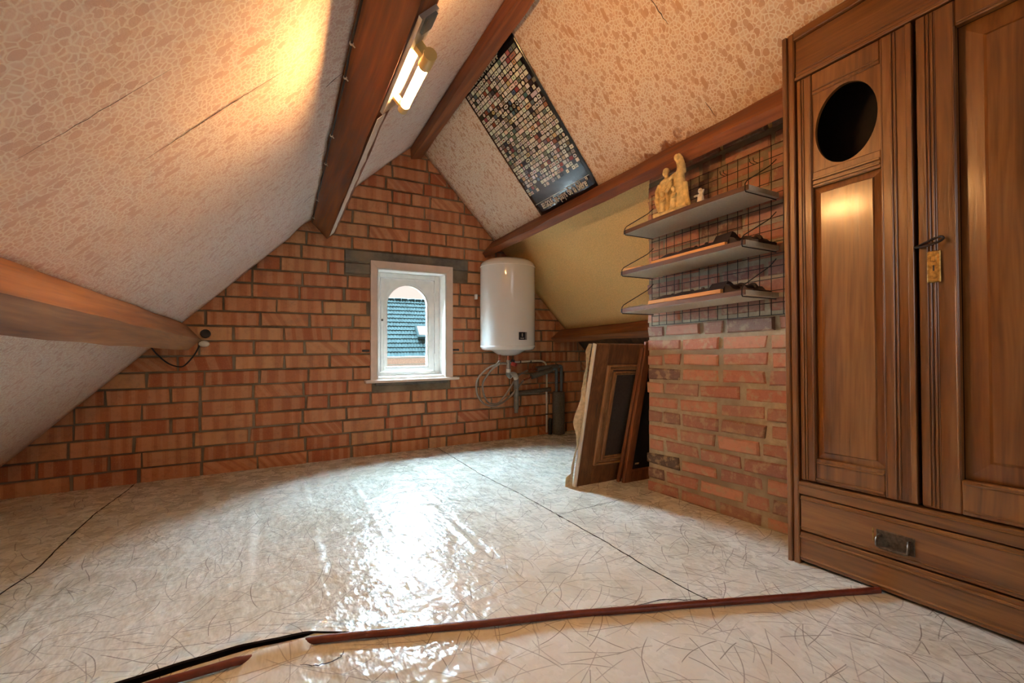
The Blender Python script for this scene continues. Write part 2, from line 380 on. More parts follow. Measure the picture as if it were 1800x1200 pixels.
# ================================================================== SETTING
# ---- far gable wall: mortar slab with a window hole, bricks as parts
WX0, WX1, WZ0, WZ1 = .762, 1.345, .60, 1.462
wf = MB()
def slab(mb, x0, x1, z0, z1, y0, y1): mb.box(x0, x1, y0, y1, z0, z1)
y0, y1 = YW + .010, YW + .26
wf.prism([(-2.1, -.35), (WX0, -.35), (WX0, 2.42), (-2.1, -.4 + .0)], lambda p, d: (p[0], d, p[1]), y0, y1)
wf.prism([(WX1, -.35), (4.2, -.35), (4.2, -.34), (WX1, 2.45)], lambda p, d: (p[0], d, p[1]), y0, y1)
wf.prism([(WX0, -.35), (WX1, -.35), (WX1, WZ0), (WX0, WZ0)], lambda p, d: (p[0], d, p[1]), y0, y1)
wf.prism([(WX0, WZ1), (WX1, WZ1), (WX1, 2.62), (1.07, 2.75), (WX0, 2.62)], lambda p, d: (p[0], d, p[1]), y0, y1)
wall = wf.obj('wall_far', M['mortar'])
tag(wall, 'far gable wall of orange brick with a small window', 'wall', kind='structure')

def brick_obj(name, x0, x1, z0, z1, y, depth, mat, parent, rnd, fmap=None, ch=.004, jj=1.0):
    """front at y, facing -y; chamfered and slightly uneven; own UV in metres"""
    j = lambda a: (rnd.random() - .5) * a * jj
    q = [(x0 + j(.006), z0 + j(.005)), (x1 + j(.006), z0 + j(.005)), (x1 + j(.006), z1 + j(.005)), (x0 + j(.006), z1 + j(.005))]
    cx, cz = (x0 + x1) / 2, (z0 + z1) / 2; pr = j(.006); tilt = j(.006)
    vs = []
    for (px, pz), k in zip(q, range(4)):
        vs.append((px, y + depth, pz))
    for (px, pz) in q: vs.append((px, y + ch + pr, pz))
    for (px, pz) in q:
        dx = ch * (1 if px < cx else -1); dz = ch * (1 if pz < cz else -1)
        vs.append((px + dx, y + pr + tilt * (1 if px > cx else -1) * .5, pz + dz))
    fs = [(8, 9, 10, 11)]
    for a in (0, 4):
        for i in range(4): fs.append((a + i, a + (i + 1) % 4, a + 4 + (i + 1) % 4, a + 4 + i))
    mb = MB(); uvs = [(v[0] - x0, v[2] - z0) for v in vs]
    vv = [fmap(v) for v in vs] if fmap else vs
    mb.add(vv, fs); o = mb.obj(name, mat, parent, fix=False)
    L = o.data.uv_layers.new(name='UVMap')
    for lp in o.data.loops: L.data[lp.index].uv = uvs[lp.vertex_index]
    bm = bmesh.new(); bm.from_mesh(o.data); bmesh.ops.recalc_face_normals(bm, faces=bm.faces); bm.to_mesh(o.data); bm.free()
    return o

rb = random.Random(3)
roofL = lambda x: x + 1.465
roofR = lambda x: 3.59 - x
nb = 0
for k in range(-1, 26):
    za, zb = k * .1 - .006, k * .1 + .082
    if k == -1: continue
    x = -1.6 - (.155 if k % 2 else 0) + rb.uniform(-.03, .03)
    while x < 3.7:
        w = .296 + rb.uniform(-.012, .012)
        if rb.random() < .10: w = .14
        a, b = x, x + w; x = b + .014 + rb.uniform(-.003, .004)
        # keep those that show under the roof line
        segs = [(a, b)]
        if zb > WZ0 - .02 and za < WZ1 + .06:
            segs = [s for s in ((a, min(b, .735)), (max(a, 1.385), b)) if s[1] - s[0] > .03]
        if za < 1.59 and zb > 1.44:
            segs = [s2 for s in segs for s2 in ((s[0], min(s[1], .53)), (max(s[0], 1.545), s[1])) if s2[1] - s2[0] > .03]
        elif za < 1.5 and zb > 1.40:
            segs = [s2 for s in segs for s2 in ((s[0], min(s[1], .53)), (max(s[0], 1.385), s[1])) if s2[1] - s2[0] > .03]
        for (a2, b2) in segs:
            if b2 > a2 and max(roofL(b2) if b2 < 1.06 else 9, 0) > za + .01 and (roofR(a2) > za + .01 if a2 > 1.06 else True):
                if roofL(b2) < za or roofR(a2) < za: continue
                brick_obj('brick', a2, b2, za, zb, YW - .002, .03, M['brick'], wall, rb); nb += 1
# cement lintel and smears round the window
mb = MB(); mb.cbox(.535, 1.55, YW - .004, YW + .03, 1.492, 1.588, .008); mb.obj('lintel', M['concrete'], wall)
mb = MB(); mb.cbox(.535, .735, YW - .001, YW + .03, 1.40, 1.488, .008); mb.obj('cement_patch', M['concrete'], wall)
mb = MB(); mb.cbox(.76, 1.36, YW - .003, YW + .03, .535, .592, .006); mb.obj('cement_patch', M['concrete'], wall)
for (bx, bz) in ((.66, .805), (1.405, .805)):
    mb = MB(); mb.cbox(bx, bx + .055, YW - .012, YW + .02, bz, bz + .016, .003); mb.obj('iron_cramp', M['black'], wall)

# ---- window in the gable: casing, sill, frame, sash with arched pane
win = empty('window_1', (1.05, YW, .58)); tag(win, 'small white painted window with an arched pane and moulded casing', 'window', kind='structure')
mb = MB()
for pl_ in ([(.722, .585), (.772, .585), (.772, 1.455), (.722, 1.513)], [(1.336, .585), (1.398, .585), (1.398, 1.513), (1.336, 1.455)], [(.722, 1.5135), (.772, 1.456), (1.336, 1.456), (1.398, 1.5135)]):
    mb = MB(); mb.prism(pl_, lambda p, d: (p[0], d, p[1]), YW - .022, YW + .008); mb.obj('casing', M['casing'], win)
mb = MB()
for bx in ((.770, .780, .59, 1.444), (1.328, 1.340, .59, 1.444), (.770, 1.340, 1.4445, 1.458)):
    mb = MB(); mb.cbox(bx[0], bx[1], YW - .028, YW + .01, bx[2], bx[3], .003); mb.obj('casing_bead', M['white'], win)
mb = MB(); mb.cbox(.676, 1.446, YW - .06, YW + .01, .563, .586, .005); mb.obj('window_sill', M['casing'], win)
mb = MB()      # reveal lining
mb.box(WX0, WX0 + .012, YW, YW + .2, WZ0, WZ1); mb.box(WX1 - .012, WX1, YW, YW + .2, WZ0, WZ1); mb.box(WX0 + .012, WX1 - .012, YW, YW + .2, WZ1 - .012, WZ1); mb.box(WX0 + .012, WX1 - .012, YW - .01, YW + .2, WZ0 - .012, WZ0 + .004)
mb.obj('reveal', M['white'], win)
ys = YW + .12
mb = MB()      # fixed frame
for (x0, x1, z0, z1) in ((WX0 + .012, .826, WZ0, 1.45), (1.292, WX1 - .012, WZ0, 1.45), (.826, 1.292, 1.41, 1.45), (.826, 1.292, WZ0 + .004, .632)):
    mb.cbox(x0, x1, ys + .01, ys + .06, z0, z1, .003)
for (x0, x1, z0, z1) in ((.820, .845, .61, 1.43), (1.275, 1.30, .61, 1.43), (.845, 1.275, 1.395, 1.43), (.845, 1.275, .61, .646)):
    mb.box(x0, x1, ys + .050, ys + .066, z0, z1)
mb.obj('frame', M['white'], win)
# sash with arched hole
ax0, ax1, az0, azs = .882, 1.222, .676, 1.182; ar = (ax1 - ax0) / 2; acx = (ax0 + ax1) / 2
def arch(off, n=24):
    pts = [(ax0 - off, az0 - off), (ax1 + off, az0 - off)]
    for i in range(n + 1):
        q = math.pi * i / n; pts.append((acx + (ar + off) * math.cos(q), azs + (ar + off) * math.sin(q)))
    return pts
def ring(mb, inner, outer, y0, y1):
    n = len(inner); vs = [(p[0], y0, p[1]) for p in inner] + [(p[0], y0, p[1]) for p in outer] + [(p[0], y1, p[1]) for p in inner] + [(p[0], y1, p[1]) for p in outer]
    fs = []
    for i in range(n):
        j = (i + 1) % n
        fs += [(i, j, n + j, n + i), (2 * n + i, 3 * n + i, 3 * n + j, 2 * n + j), (i, 2 * n + i, 2 * n + j, j), (n + i, n + j, 3 * n + j, 3 * n + i)]
    mb.add(vs, fs)
def rect_outer(inner, x0, x1, z0, z1):
    out = []
    for i, p in enumerate(inner):
        if i == 0: out.append((x0, z0))
        elif i == 1: out.append((x1, z0))
        else:
            q = math.pi * (i - 2) / (len(inner) - 3)
            dx, dz = math.cos(q), math.sin(q)
            t = min(((x1 - acx) / dx) if dx > 1e-6 else 9, ((x0 - acx) / dx) if dx < -1e-6 else 9, ((z1 - azs) / dz) if dz > 1e-6 else 9)
            out.append((acx + dx * t, azs + dz * t))
    return out
sash_parts = MB(); inn = arch(0)
out_ = rect_outer(inn, .834, 1.285, .638, 1.402)
ring(sash_parts, inn, out_, ys + .012, ys + .046)
# fill the two upper corners left by the radial outline
for xc in (.834, 1.285):
    sgn = 1 if xc > acx else -1
    t = (1.402 - azs)
    i_ = [p for p in out_[2:] if (p[0] - acx) * sgn > 0]
    pl = [p for p in i_ if abs(p[0] - xc) < 1e-4]; ph = [p for p in i_ if abs(p[1] - 1.402) < 1e-4]
    a = max(pl, key=lambda p: p[1]); b = max(ph, key=lambda p: p[0] * sgn)
    sash_parts.prism([a, (xc, 1.402), b], lambda p, d: (p[0], d, p[1]), ys + .012, ys + .046)
sash = sash_parts.obj('sash', M['white'], win)
mb = MB(); ring(mb, arch(.012), arch(.026), ys + .002, ys + .014); ring(mb, arch(-.002), arch(.010), ys + .006, ys + .014)
mo = mb.obj('arch_moulding', M['white']); mo.parent = sash
mb = MB(); n = len(inn); mb.add([(p[0], ys + .03, p[1]) for p in inn], [list(range(n))]); pane = mb.obj('pane', M['glass']); pane.parent = sash
mb = MB(); mb.lathe([(.006, 0), (.009, .01), (.004, .016)], (0, 0, 0), 12)
kn = mb.obj('catch', M['bronze']); kn.parent = sash; kn.location = (.842, ys + .012, 1.06); kn.rotation_euler = (math.pi / 2, 0, 0)
for hz in (.74, 1.26):
    mb = MB(); mb.tube([(1.288, ys + .008, hz - .04), (1.288, ys + .008, hz + .04)], .006, 8); h_ = mb.obj('hinge', M['white']); h_.parent = sash

# ---- roof lines. direction along the roof: DL on the left and ridge, DR on the right
DL = Vector((.038, 1, -.009)); DR = Vector((0, 1, -.04)); DP = Vector((.021, 1, -.030))
YB = -1.9
def along(p, d, y): p = Vector(p); return p + d * (y - p.y)
LP1 = (-.449, YW, .998); LP2 = (-.362, YW, .895)
UB = (.413, YW, 1.646)
nrmL = Vector((-.707, 0, .707))                      # up through the left roof
UA = tuple(Vector(UB) + nrmL * .165)
RP1, RP2, RP3 = (1.78, YW, 1.775), (1.684, YW, 1.663), (1.712, YW, 1.625)
QA, QB, QC = (2.408, YW, .913), (2.53, YW, 1.0), (2.461, YW, .870)

def beam(name, corners, d, yA, yB, mats, label, nseg=24, wob=.004, seed=1):
    """corners: section at the gable, extruded along d; slightly hewn edges; mats per side"""
    mb = MB(); k = len(corners); rows = []
    for i in range(nseg + 1):
        y = yA + (yB - yA) * i / nseg
        rows.append([along(c, d, y) + Vector((noise.noise((y * 3.1, seed + j, 0)), 0, noise.noise((y * 2.7, seed + j, 9)))) * wob * 2 for j, c in enumerate(corners)])
    vs = [v for r in rows for v in r]
    for j in range(k):
        for i in range(nseg):
            mb.add([rows[i][j], rows[i][(j + 1) % k], rows[i + 1][(j + 1) % k], rows[i + 1][j]], [(0, 1, 2, 3)], 0)
    mb.add(rows[0], [list(range(k))]); mb.add(rows[-1], [list(range(k))[::-1]])
    o = mb.obj(name, mats); tag(o, label, 'beam', kind='structure'); return o

V = Vector
s_ = V((.707, 0, .707)); r_ = V((.707, 0, -.707))
# left upper purlin (carries the lamp)
C_ = V(UB) + s_ * .078
b_ul = beam('roof_purlin', [V(UB), C_, C_ + nrmL * .165, V(UA)], V((.036, 1, -.010)), YW + .05, YB, M['beam'], 'upper left brown roof purlin carrying the fluorescent lamp', seed=2)
# ridge
b_rg = beam('ridge_beam', [V((1.045, YW, 2.36)), V((1.130, YW, 2.385)), V((1.155, YW, 2.62)), V((1.03, YW, 2.62))], V((.041, 1, -.008)), YW + .05, YB, M['beam'], 'dark ridge beam along the top of the attic roof', seed=5)
# right upper purlin
b_ur = beam('roof_purlin', [V(RP2), V(RP1), V(RP1) + r_ * .06, V(RP3)], DR, YW + .05, .945, M['beam'], 'right roof purlin above the yellow board and shelves', seed=8)
# low left purlin
b_ll = beam('roof_purlin', [V(LP2), V(LP1), V(LP1) - s_ * .11, V(LP2) - s_ * .10], DP, YW + .05, YB, M['beam_pale'], 'low left pale roof purlin near the floor', seed=11)
# low right purlin
b_lr = beam('roof_purlin', [V(QA), V(QB), V(QB) + V((.12, 0, -.08)), V(QC)], DR, YW + .05, 1.84, M['beam'], 'low right roof purlin behind the leaning doors', seed=14)

# ---- roof skin: underlay boards outside, papered panels inside
nL = V((1, -.047, -1)).normalized()     # into the room on the left
def left_pt(x, y, off=0.0):            # on the left roof plane, off = into the room
    z = x + 1.464 - .047 * (y - YW)
    return V((x, y, z)) + V((.707, 0, -.707)) * off
def right_pt(x, y, off=0.0):
    z = 3.582 - .04 * (y - YW) - x
    return V((x, y, z)) + V((-.707, 0, -.707)) * off
def panel(name, P, nx, ny, mat, label, uvf, parent=None, thick=.004):
    mb = MB(); vs = []; uv = []
    for i in range(nx + 1):
        for j in range(ny + 1):
            vs.append(P(i / nx, j / ny)); uv.append(uvf(i / nx, j / ny))
    fs = [(i * (ny + 1) + j, (i + 1) * (ny + 1) + j, (i + 1) * (ny + 1) + j + 1, i * (ny + 1) + j + 1) for i in range(nx) for j in range(ny)]
    mb.add(vs, fs); o = mb.obj(name, mat, fix=False)
    L = o.data.uv_layers.new(name='UVMap')
    for lp in o.data.loops: L.data[lp.index].uv = uv[lp.vertex_index]
    o.data.polygons.foreach_set('use_smooth', [True] * len(o.data.polygons))
    md = o.modifiers.new('thickness', 'SOLIDIFY'); md.thickness = thick; md.offset = 0
    if label: tag(o, label, 'ceiling', kind='structure')
    return o
def wav(x, y, a=.006, s=1.7, o=0): return noise.noise((x * s + o, y * s, o * 3.1)) * a + noise.noise((x * s * 4, y * s * 4, o + 5)) * a * .22

y_end = YW - .055
# left lower board
def P(u, v):
    y = YB + (YW - .02 - YB) * v
    xt = along(LP1, DP, y).x - .085; xb = -1.75
    x = xb + (xt - xb) * u
    return left_pt(x, y, wav(x, y, .012, 1.3, 1))
panel('ceiling_left_lower', P, 30, 60, M['paper_l'], 'low left sloping ceiling papered in pink leaves below the purlin', lambda u, v: (v * 5.4, u * 1.8 + 3))
# left middle board, curling down over the upper purlin
def P(u, v):
    y = YB + (y_end - YB) * v
    p1 = along(LP1, DP, y); ua = along(UA, V((.036, 1, -.010)), y)
    xb = p1.x - .01; q0 = left_pt(xb, y); q1 = ua + V((-.004, 0, -.004)) + (-nrmL) * (.004 + .012 * (noise.noise((y * 5, 3, 0)) + .4))
    x = xb + (ua.x - xb) * u
    q = left_pt(x, y, .004 + wav(x, y, .012, 1.2, 2))
    t = max(0, (u - .80) / .20); t = t * t * (3 - 2 * t)
    lin_ = q.lerp(V((q1.x + (q.x - ua.x), y, q1.z + (q.x - ua.x) * .55)), t)
    if v > .97: lin_ += V((.707, 0, -.707)) * -.004
    return lin_
P_left = P
panel('ceiling_left', P, 44, 90, M['paper_l'], 'left sloping ceiling papered in pink leaves between the two purlins', lambda u, v: (v * 5.4 + 11, u * 1.05))
# left upper board
def P(u, v):
    y = YB + (YW - .012 - YB) * v
    a = along(UA, V((.036, 1, -.010)), y); xb = a.x + .04; xt = 1.045 + .041 * (y - YW)
    x = xb + (xt - xb) * u; q = left_pt(x, y, .006 + wav(x, y, .010, 1.2, 4))
    sag = .045 * u * u
    return q + V((0, 0, -sag))
panel('ceiling_left_upper', P, 24, 80, M['paper_l'], 'upper left sloping ceiling papered in pink between purlin and ridge', lambda u, v: (v * 5.4 + 23, u * .95))
# right upper board
def P(u, v):
    y = YB + (YW - .012 - YB) * v
    xt = 1.10 + .041 * (y - YW); xb = 1.835
    x = xt + (xb - xt) * (1 - u)
    return right_pt(x, y, .004 + wav(x, y, .010, 1.2, 6))
panel('ceiling_right', P, 30, 90, M['paper_r'], 'right sloping ceiling papered in tan leaves between ridge and purlin', lambda u, v: (v * 5.45 - .0 - 1.9 + .0, u * 1.0 + .0))
# right lower board, bare fibreboard
def P(u, v):
    y = 1.0 + (YW - .012 - 1.0) * v
    x = 2.60 + (1.80 - 2.60) * u
    return right_pt(x, y, .002 + wav(x, y, .006, 1.5, 8))
panel('ceiling_right_lower', P, 20, 40, M['board_y'], 'bare yellow fibreboard slope below the right purlin', lambda u, v: (v * 2.6, u * 1.2))
def P(u, v):
    y = 1.0 + (YW - .012 - 1.0) * v
    x = 3.8 + (2.60 - 3.8) * u
    return right_pt(x, y, -.02)
panel('ceiling_right_eave', P, 6, 6, M['underlay'], 'dark eave boarding behind the leaning doors', lambda u, v: (v * 2.6, u * 1.2))
# roof skin outside (keeps daylight out)
mb = MB()
def quad(mb, a, b, c, d, off):
    mb.add([a, b, c, d, a + off, b + off, c + off, d + off], [(0, 1, 2, 3), (4, 7, 6, 5), (0, 4, 5, 1), (1, 5, 6, 2), (2, 6, 7, 3), (3, 7, 4, 0)])
quad(mb, left_pt(-1.95, YB, -.035), left_pt(1.25, YB, -.035), left_pt(1.25, YW + .26, -.035), left_pt(-1.95, YW + .26, -.035), V((-.05, 0, .05)))
o = mb.obj('roof_left', M['underlay']); tag(o, 'brown roof boarding behind the left papered ceiling', 'roof', kind='structure')
mb = MB(); quad(mb, right_pt(3.95, YB, -.035), right_pt(.85, YB, -.035), right_pt(.85, YW + .26, -.035), right_pt(3.95, YW + .26, -.035), V((.05, 0, .05)))
o = mb.obj('roof_right', M['underlay']); tag(o, 'brown roof boarding behind the right ceiling', 'roof', kind='structure')
# rear gable closes the room behind the camera; window opening added for fill light
mb = MB()
fr = lambda p, d: (p[0], d, p[1])
mb.prism([(-2.2, -.2), (.35, -.2), (.35, 2.6), (-2.2, .1)], fr, YB - .2, YB)
mb.prism([(1.35, -.2), (4.2, -.2), (4.2, .1), (1.35, 2.7)], fr, YB - .2, YB)
mb.prism([(.35, -.2), (1.35, -.2), (1.35, .95), (.35, .95)], fr, YB - .2, YB)
mb.prism([(.35, 2.05), (1.35, 2.05), (1.35, 2.75), (.9, 2.95), (.35, 2.7)], fr, YB - .2, YB)
o = mb.obj('wall_back', M['mortar']); tag(o, 'rear brick gable behind the viewer', 'wall', kind='structure')

# cracks and tears in the papered boards (thin dark slits lying on the paper)
def slit(name, pts, w, parent, lift):
    mb = MB(); P_ = [V(p) + lift for p in pts]; n = len(P_); L_ = []; R_ = []
    for i in range(n):
        t = (P_[min(i + 1, n - 1)] - P_[max(i - 1, 0)]).normalized(); sd = t.cross(lift.normalized())
        ww = w * (.25 + .75 * math.sin(math.pi * (i + .35) / (n - .3))) * (.6 + .6 * abs(noise.noise((i * 1.7, 2, 4))))
        jit = sd * noise.noise((i * .9, 7, 1)) * .004
        L_.append(P_[i] + sd * ww / 2 + jit); R_.append(P_[i] - sd * ww / 2 + jit)
    for i in range(n - 1): mb.add([L_[i], L_[i + 1], R_[i + 1], R_[i]], [(0, 1, 2, 3)])
    o = mb.obj(name, M['crack'], fix=False); o.parent = parent; return o
cl = bpy.data.objects['ceiling_left']; cr_ = bpy.data.objects['ceiling_right']; cul = bpy.data.objects['ceiling_left_upper']; cll = bpy.data.objects['ceiling_left_lower']
lf = V((.707, 0, -.707)) * .010
def L_line(x0, x1, y0, y1, n): return [left_pt(x0 + (x1 - x0) * i / n, y0 + (y1 - y0) * i / n, .004 + wav(x0 + (x1 - x0) * i / n, y0 + (y1 - y0) * i / n, .012, 1.2, 2)) for i in range(n + 1)]
lf2 = V((.707, 0, -.707)) * .0035
vy_ = lambda y: (y - YB) / (y_end - YB)
slit('paper_crack', [P_left((x + .51) / .72, vy_(1.35)) for x in [-.26 + .31 * i / 24 for i in range(25)]], .005, cl, lf2)
slit('paper_crack', [P_left((x + .51) / .72, vy_(1.09)) for x in [-.38 + .22 * i / 14 for i in range(15)]], .003, cl, lf2)
rf = V((-.707, 0, -.707)) * .0035
R_l = lambda x0, x1, y0, y1, n: [right_pt(x0 + (x1 - x0) * i / n, y0 + (y1 - y0) * i / n, .004 + wav(x0 + (x1 - x0) * i / n, y0 + (y1 - y0) * i / n, .010, 1.2, 6)) for i in range(n + 1)]
slit('paper_crack', R_l(1.38, 1.47, 1.32, 1.306, 8), .005, cr_, rf)
slit('paper_crack', R_l(1.72, 1.775, 1.32, 1.31, 5), .004, cr_, rf)
# small tears beside the upper purlin
UD = V((.036, 1, -.010))
def vy(y): return (y - YB) / (y_end - YB)
for (yt, u0, dy) in ((1.62, .93, .06), (2.26, .955, .05), (2.92, .90, .10), (1.10, .95, .03)):
    slit('paper_tear', [P_left(u0 + (.995 - u0) * t, vy(yt - dy * t)) for t in (0, .25, .5, .75, 1)], .010, cl, V((.707, 0, -.707)) * .005)
# pale frayed strip along the lamp side of the upper purlin
mb = MB(); nn_ = 40; vs = []
for i in range(nn_ + 1):
    y = 1.60 + 1.85 * i / nn_; b0 = along(UB, UD, y) + V((.707, 0, -.707)) * .006; w_ = .040 + .012 * noise.noise((y * 9, 1, 0))
    vs += [b0 + s_ * .002, b0 + s_ * w_, b0 + s_ * w_ + V((.707, 0, -.707)) * .002, b0 + s_ * .002 + V((.707, 0, -.707)) * .002]
mb.add(vs, [(i * 4 + j, i * 4 + (j + 1) % 4, (i + 1) * 4 + (j + 1) % 4, (i + 1) * 4 + j) for i in range(nn_) for j in range(4)] + [(3, 2, 1, 0), (nn_ * 4, nn_ * 4 + 1, nn_ * 4 + 2, nn_ * 4 + 3)])
o = mb.obj('paper_strip', M['white']); o.parent = b_ul
# cable clipped along the edge between paper and purlin
cb = empty('clipped_cable', tuple(along(UB, UD, 2.0) + nrmL * .145)); tag(cb, 'thin dark cable clipped along the edge of the upper left purlin', 'cable')
cpt = lambda y: along(UB, UD, y) + nrmL * (.140 + .006 * noise.noise((y * 4, 0, 2))) + V((-.707, 0, -.707)) * .012
mb = MB(); mb.tube([cpt(-.6 + 4.1 * i / 60) for i in range(61)], .0036, 6); mb.obj('cable_run', M['black'], cb, True)
for y in (1.02, 1.38, 1.56, 2.02, 2.34, 2.95, 3.36):
    mb = MB(); p = cpt(y); mb.sphere(p, (.007, .005, .007), 8, 5); mb.tube([p, p - nrmL * .014], .0022, 6); mb.obj('cable_clip', M['pvc_white'], cb, True)

# ---- floor: subfloor and vinyl sheets with real seams
mb = MB()
mb.add([(-2, YB, floor_z(YB) - .012), (4, YB, floor_z(YB) - .012), (4, YW + .1, floor_z(YW + .1) - .012), (-2, YW + .1, floor_z(YW + .1) - .012)] +
       [(-2, YB, floor_z(YB) - .12), (4, YB, floor_z(YB) - .12), (4, YW + .1, floor_z(YW + .1) - .12), (-2, YW + .1, floor_z(YW + .1) - .12)],
       [(0, 1, 2, 3), (7, 6, 5, 4), (0, 4, 5, 1), (1, 5, 6, 2), (2, 6, 7, 3), (3, 7, 4, 0)])
floor = mb.obj('floor', M['subfloor']); tag(floor, 'attic floor covered in worn cream vinyl sheets', 'floor', kind='structure')
seamS = ([.60, .881, 1.096, 1.396, 1.739, 2.104, 2.603, 2.97, 3.463, 3.6], [1.16, 1.172, 1.177, 1.201, 1.212, 1.222, 1.204, 1.231, 1.26, 1.263])
seamL = ([0, 2.092, 2.255, 2.618, 2.99, 3.45, 3.6], [-.80, -.755, -.728, -.739, -.738, -.703, -.70])
front = ([-2, -.45, -.276, -.154, -.025, .131, .324, .536, .927, 1.023, 1.236, 1.69, 2.2], [1.35, 1.34, 1.353, 1.362, 1.362, 1.331, 1.234, 1.137, .985, .952, .85, .655, .43])
pipe_y = ([-2, -.25, .107, .235, .532, .76, 1.236, 1.69, 2.2], [1.29, 1.30, 1.285, 1.239, 1.121, 1.035, .832, .638, .42])
ridge_x = [-.62, -.28, -.045, .20, .46, .745, .99]
def fz(x, y):
    z = floor_z(y)
    z += noise.noise((x * 1.4, y * 1.1, 3)) * .006 + noise.noise((x * 5, y * 3.2, 8)) * .0025 + noise.noise((x * 13, y * 9, 1)) * .0011 + abs(noise.noise((x * 8, y * 5, 6))) * .003
    if y > 1.35:
        fade = min(1, (y - 1.35) / .3) * min(1, max(0, (3.4 - y) / .5))
        for i, rx in enumerate(ridge_x):
            dx = x - rx - .012 * noise.noise((y * 1.3, i * 4, 0)) - .02 * (y - 2.5)
            amp = max(0, .35 + noise.noise((y * 2.2, i * 9.1, 2)))
            z += fade * amp * (.0095 * math.exp(-(dx / .014) ** 2) - .007 * math.exp(-((dx - .030) / .013) ** 2))
    else:
        # sheet rides up over the pipe where it is buried
        z += .004 * max(0, noise.noise((x * 9, y * 9, 12)))
    return z
def sheet(name, xl, xr, yl, yh, nx, ny, label, lift=None):
    mb = MB(); vs = []; n1 = nx + 1
    for j in range(ny + 1):
        for i in range(nx + 1):
            s = i / nx; t = j / ny
            xm = xl(2.2) + (xr(2.2) - xl(2.2)) * s; ya, yb = yl(xm), yh(xm); y = ya + (yb - ya) * t
            x = xl(y) + (xr(y) - xl(y)) * s
            if i in (0, nx): x += noise.noise((y * 23, i, 5)) * .004 * (0 if abs(x) > 1.5 else 1)
            z = fz(x, y) + (lift(x, y) if lift else 0)
            vs.append((x, y, z))
    mb.add(vs, [(j * n1 + i, j * n1 + i + 1, (j + 1) * n1 + i + 1, (j + 1) * n1 + i) for j in range(ny) for i in range(nx)])
    ring_ = [i for i in range(n1)] + [j * n1 + nx for j in range(1, ny + 1)] + [ny * n1 + i for i in range(nx - 1, -1, -1)] + [j * n1 for j in range(ny - 1, 0, -1)]
    nfl = len(mb.f); top_ = [vs[q] for q in ring_]; low_ = [(p[0], p[1], p[2] - .006) for p in top_]; kk = len(ring_)
    mb.add(top_ + low_, [(q, kk + q, kk + (q + 1) % kk, (q + 1) % kk) for q in range(kk)], 1)
    o = mb.obj(name, [M['vinyl'], M['crack']], fix=False); uv_by(o, lambda c: (c.x, c.y)); o.parent = floor
    o.data.polygons.foreach_set('use_smooth', [q < nfl for q in range(len(o.data.polygons))])
    if label: o['label'] = label
    return o
SL = lambda y: interp(*seamL, y); SS = lambda y: interp(*seamS, y); FR = lambda x: interp(*front, x); PY = lambda x: interp(*pipe_y, x)
far = lambda x: YW + .006
def edge_lift(x, y):
    d = y - FR(x); k = math.exp(-(d / .05) ** 2)
    a = .011 if x < .12 else max(.003, .011 - (x - .12) * .025)
    return k * a
sheet('vinyl_sheet', lambda y: -1.62, lambda y: SL(y) - .003, lambda x: 1.36, far, 24, 90, 'vinyl strip under the left eave', edge_lift)
sheet('vinyl_sheet', lambda y: SL(y) + .003, lambda y: SS(y) - .0028, FR, far, 150, 150, 'main cream vinyl sheet with streaked line pattern', edge_lift)
BR = 1.741
sheet('vinyl_sheet', lambda y: SS(y) + .0028, lambda y: 3.6, lambda x: BR + .0015 + .006 * noise.noise((x * 14, 1, 1)), far, 70, 80, 'vinyl sheet before the leaning doors')
sheet('vinyl_sheet', lambda y: SS(y) + .0028, lambda y: 3.6, FR, lambda x: BR - .0015 + .006 * noise.noise((x * 14, 1, 1)), 70, 60, 'vinyl sheet before the wardrobe', edge_lift)
def front_lift(x, y):
    d = FR(x) - y; a = .0
    if -.03 < x < .11:   # hump over the buried piece of pipe
        a = .022 * math.exp(-((y - PY(x)) / .022) ** 2)
    k = math.exp(-(d / .04) ** 2) * (.004 if x > .1 else -.003)
    return a + k
front_sheet = sheet('vinyl_sheet', lambda y: -1.62, lambda y: 3.6, lambda x: YB, lambda x: FR(x) - (.004 if x > .2 else .010), 180, 130, 'nearest vinyl sheet in front of the pipe', front_lift)
# crack in the front sheet
def fl_slit(pts, w):
    P_ = [V((x, y, fz(x, y) + front_lift(x, y))) for x, y in pts]
    o = slit('vinyl_crack', P_, w, floor, V((0, 0, .0016)))
fl_slit([(p.x, p.y) for p in smoothpath([(.077, 1.208, 0), (.110, 1.186, 0), (.143, 1.183, 0), (.168, 1.192, 0), (.180, 1.212, 0)], 5)], .006)
fl_slit([(p.x, p.y) for p in smoothpath([(.78, 1.03, 0), (.83, 1.005, 0), (.88, 1.0, 0), (.90, 1.012, 0)], 4)], .005)

P_ = [V((x, y, fz(x, y) + .003)) for x, y in ((1.172, .884), (1.12, .915), (1.06, .958), (1.0, .972), (.94, .985))]
slit('vinyl_crack', smoothpath(P_, 4), .006, floor, V((0, 0, .002)))
# ---- pipe lying on the floor
pp = empty('floor_pipe', (.9, .97, floor_z(.97))); tag(pp, 'thin reddish brown painted pipe running across the vinyl floor', 'pipe')
mb = MB(); mb.tube([(x, PY(x), floor_z(PY(x)) + .0125 + .0012 * noise.noise((x * 3, 0, 0))) for x in [.095 + (1.655 - .095) * i / 40 for i in range(41)]], .0095, 12)
mb.obj('pipe_run', M['pipe_red'], pp, True)
mb = MB(); mb.tube([(x, PY(x), fz(x, PY(x)) + (.011 if x < -.06 else .004)) for x in [-1.2 + (1.2 - .012) * i / 24 for i in range(25)]], .0095, 12)
mb.obj('pipe_end', M['pipe_red'], pp, True)

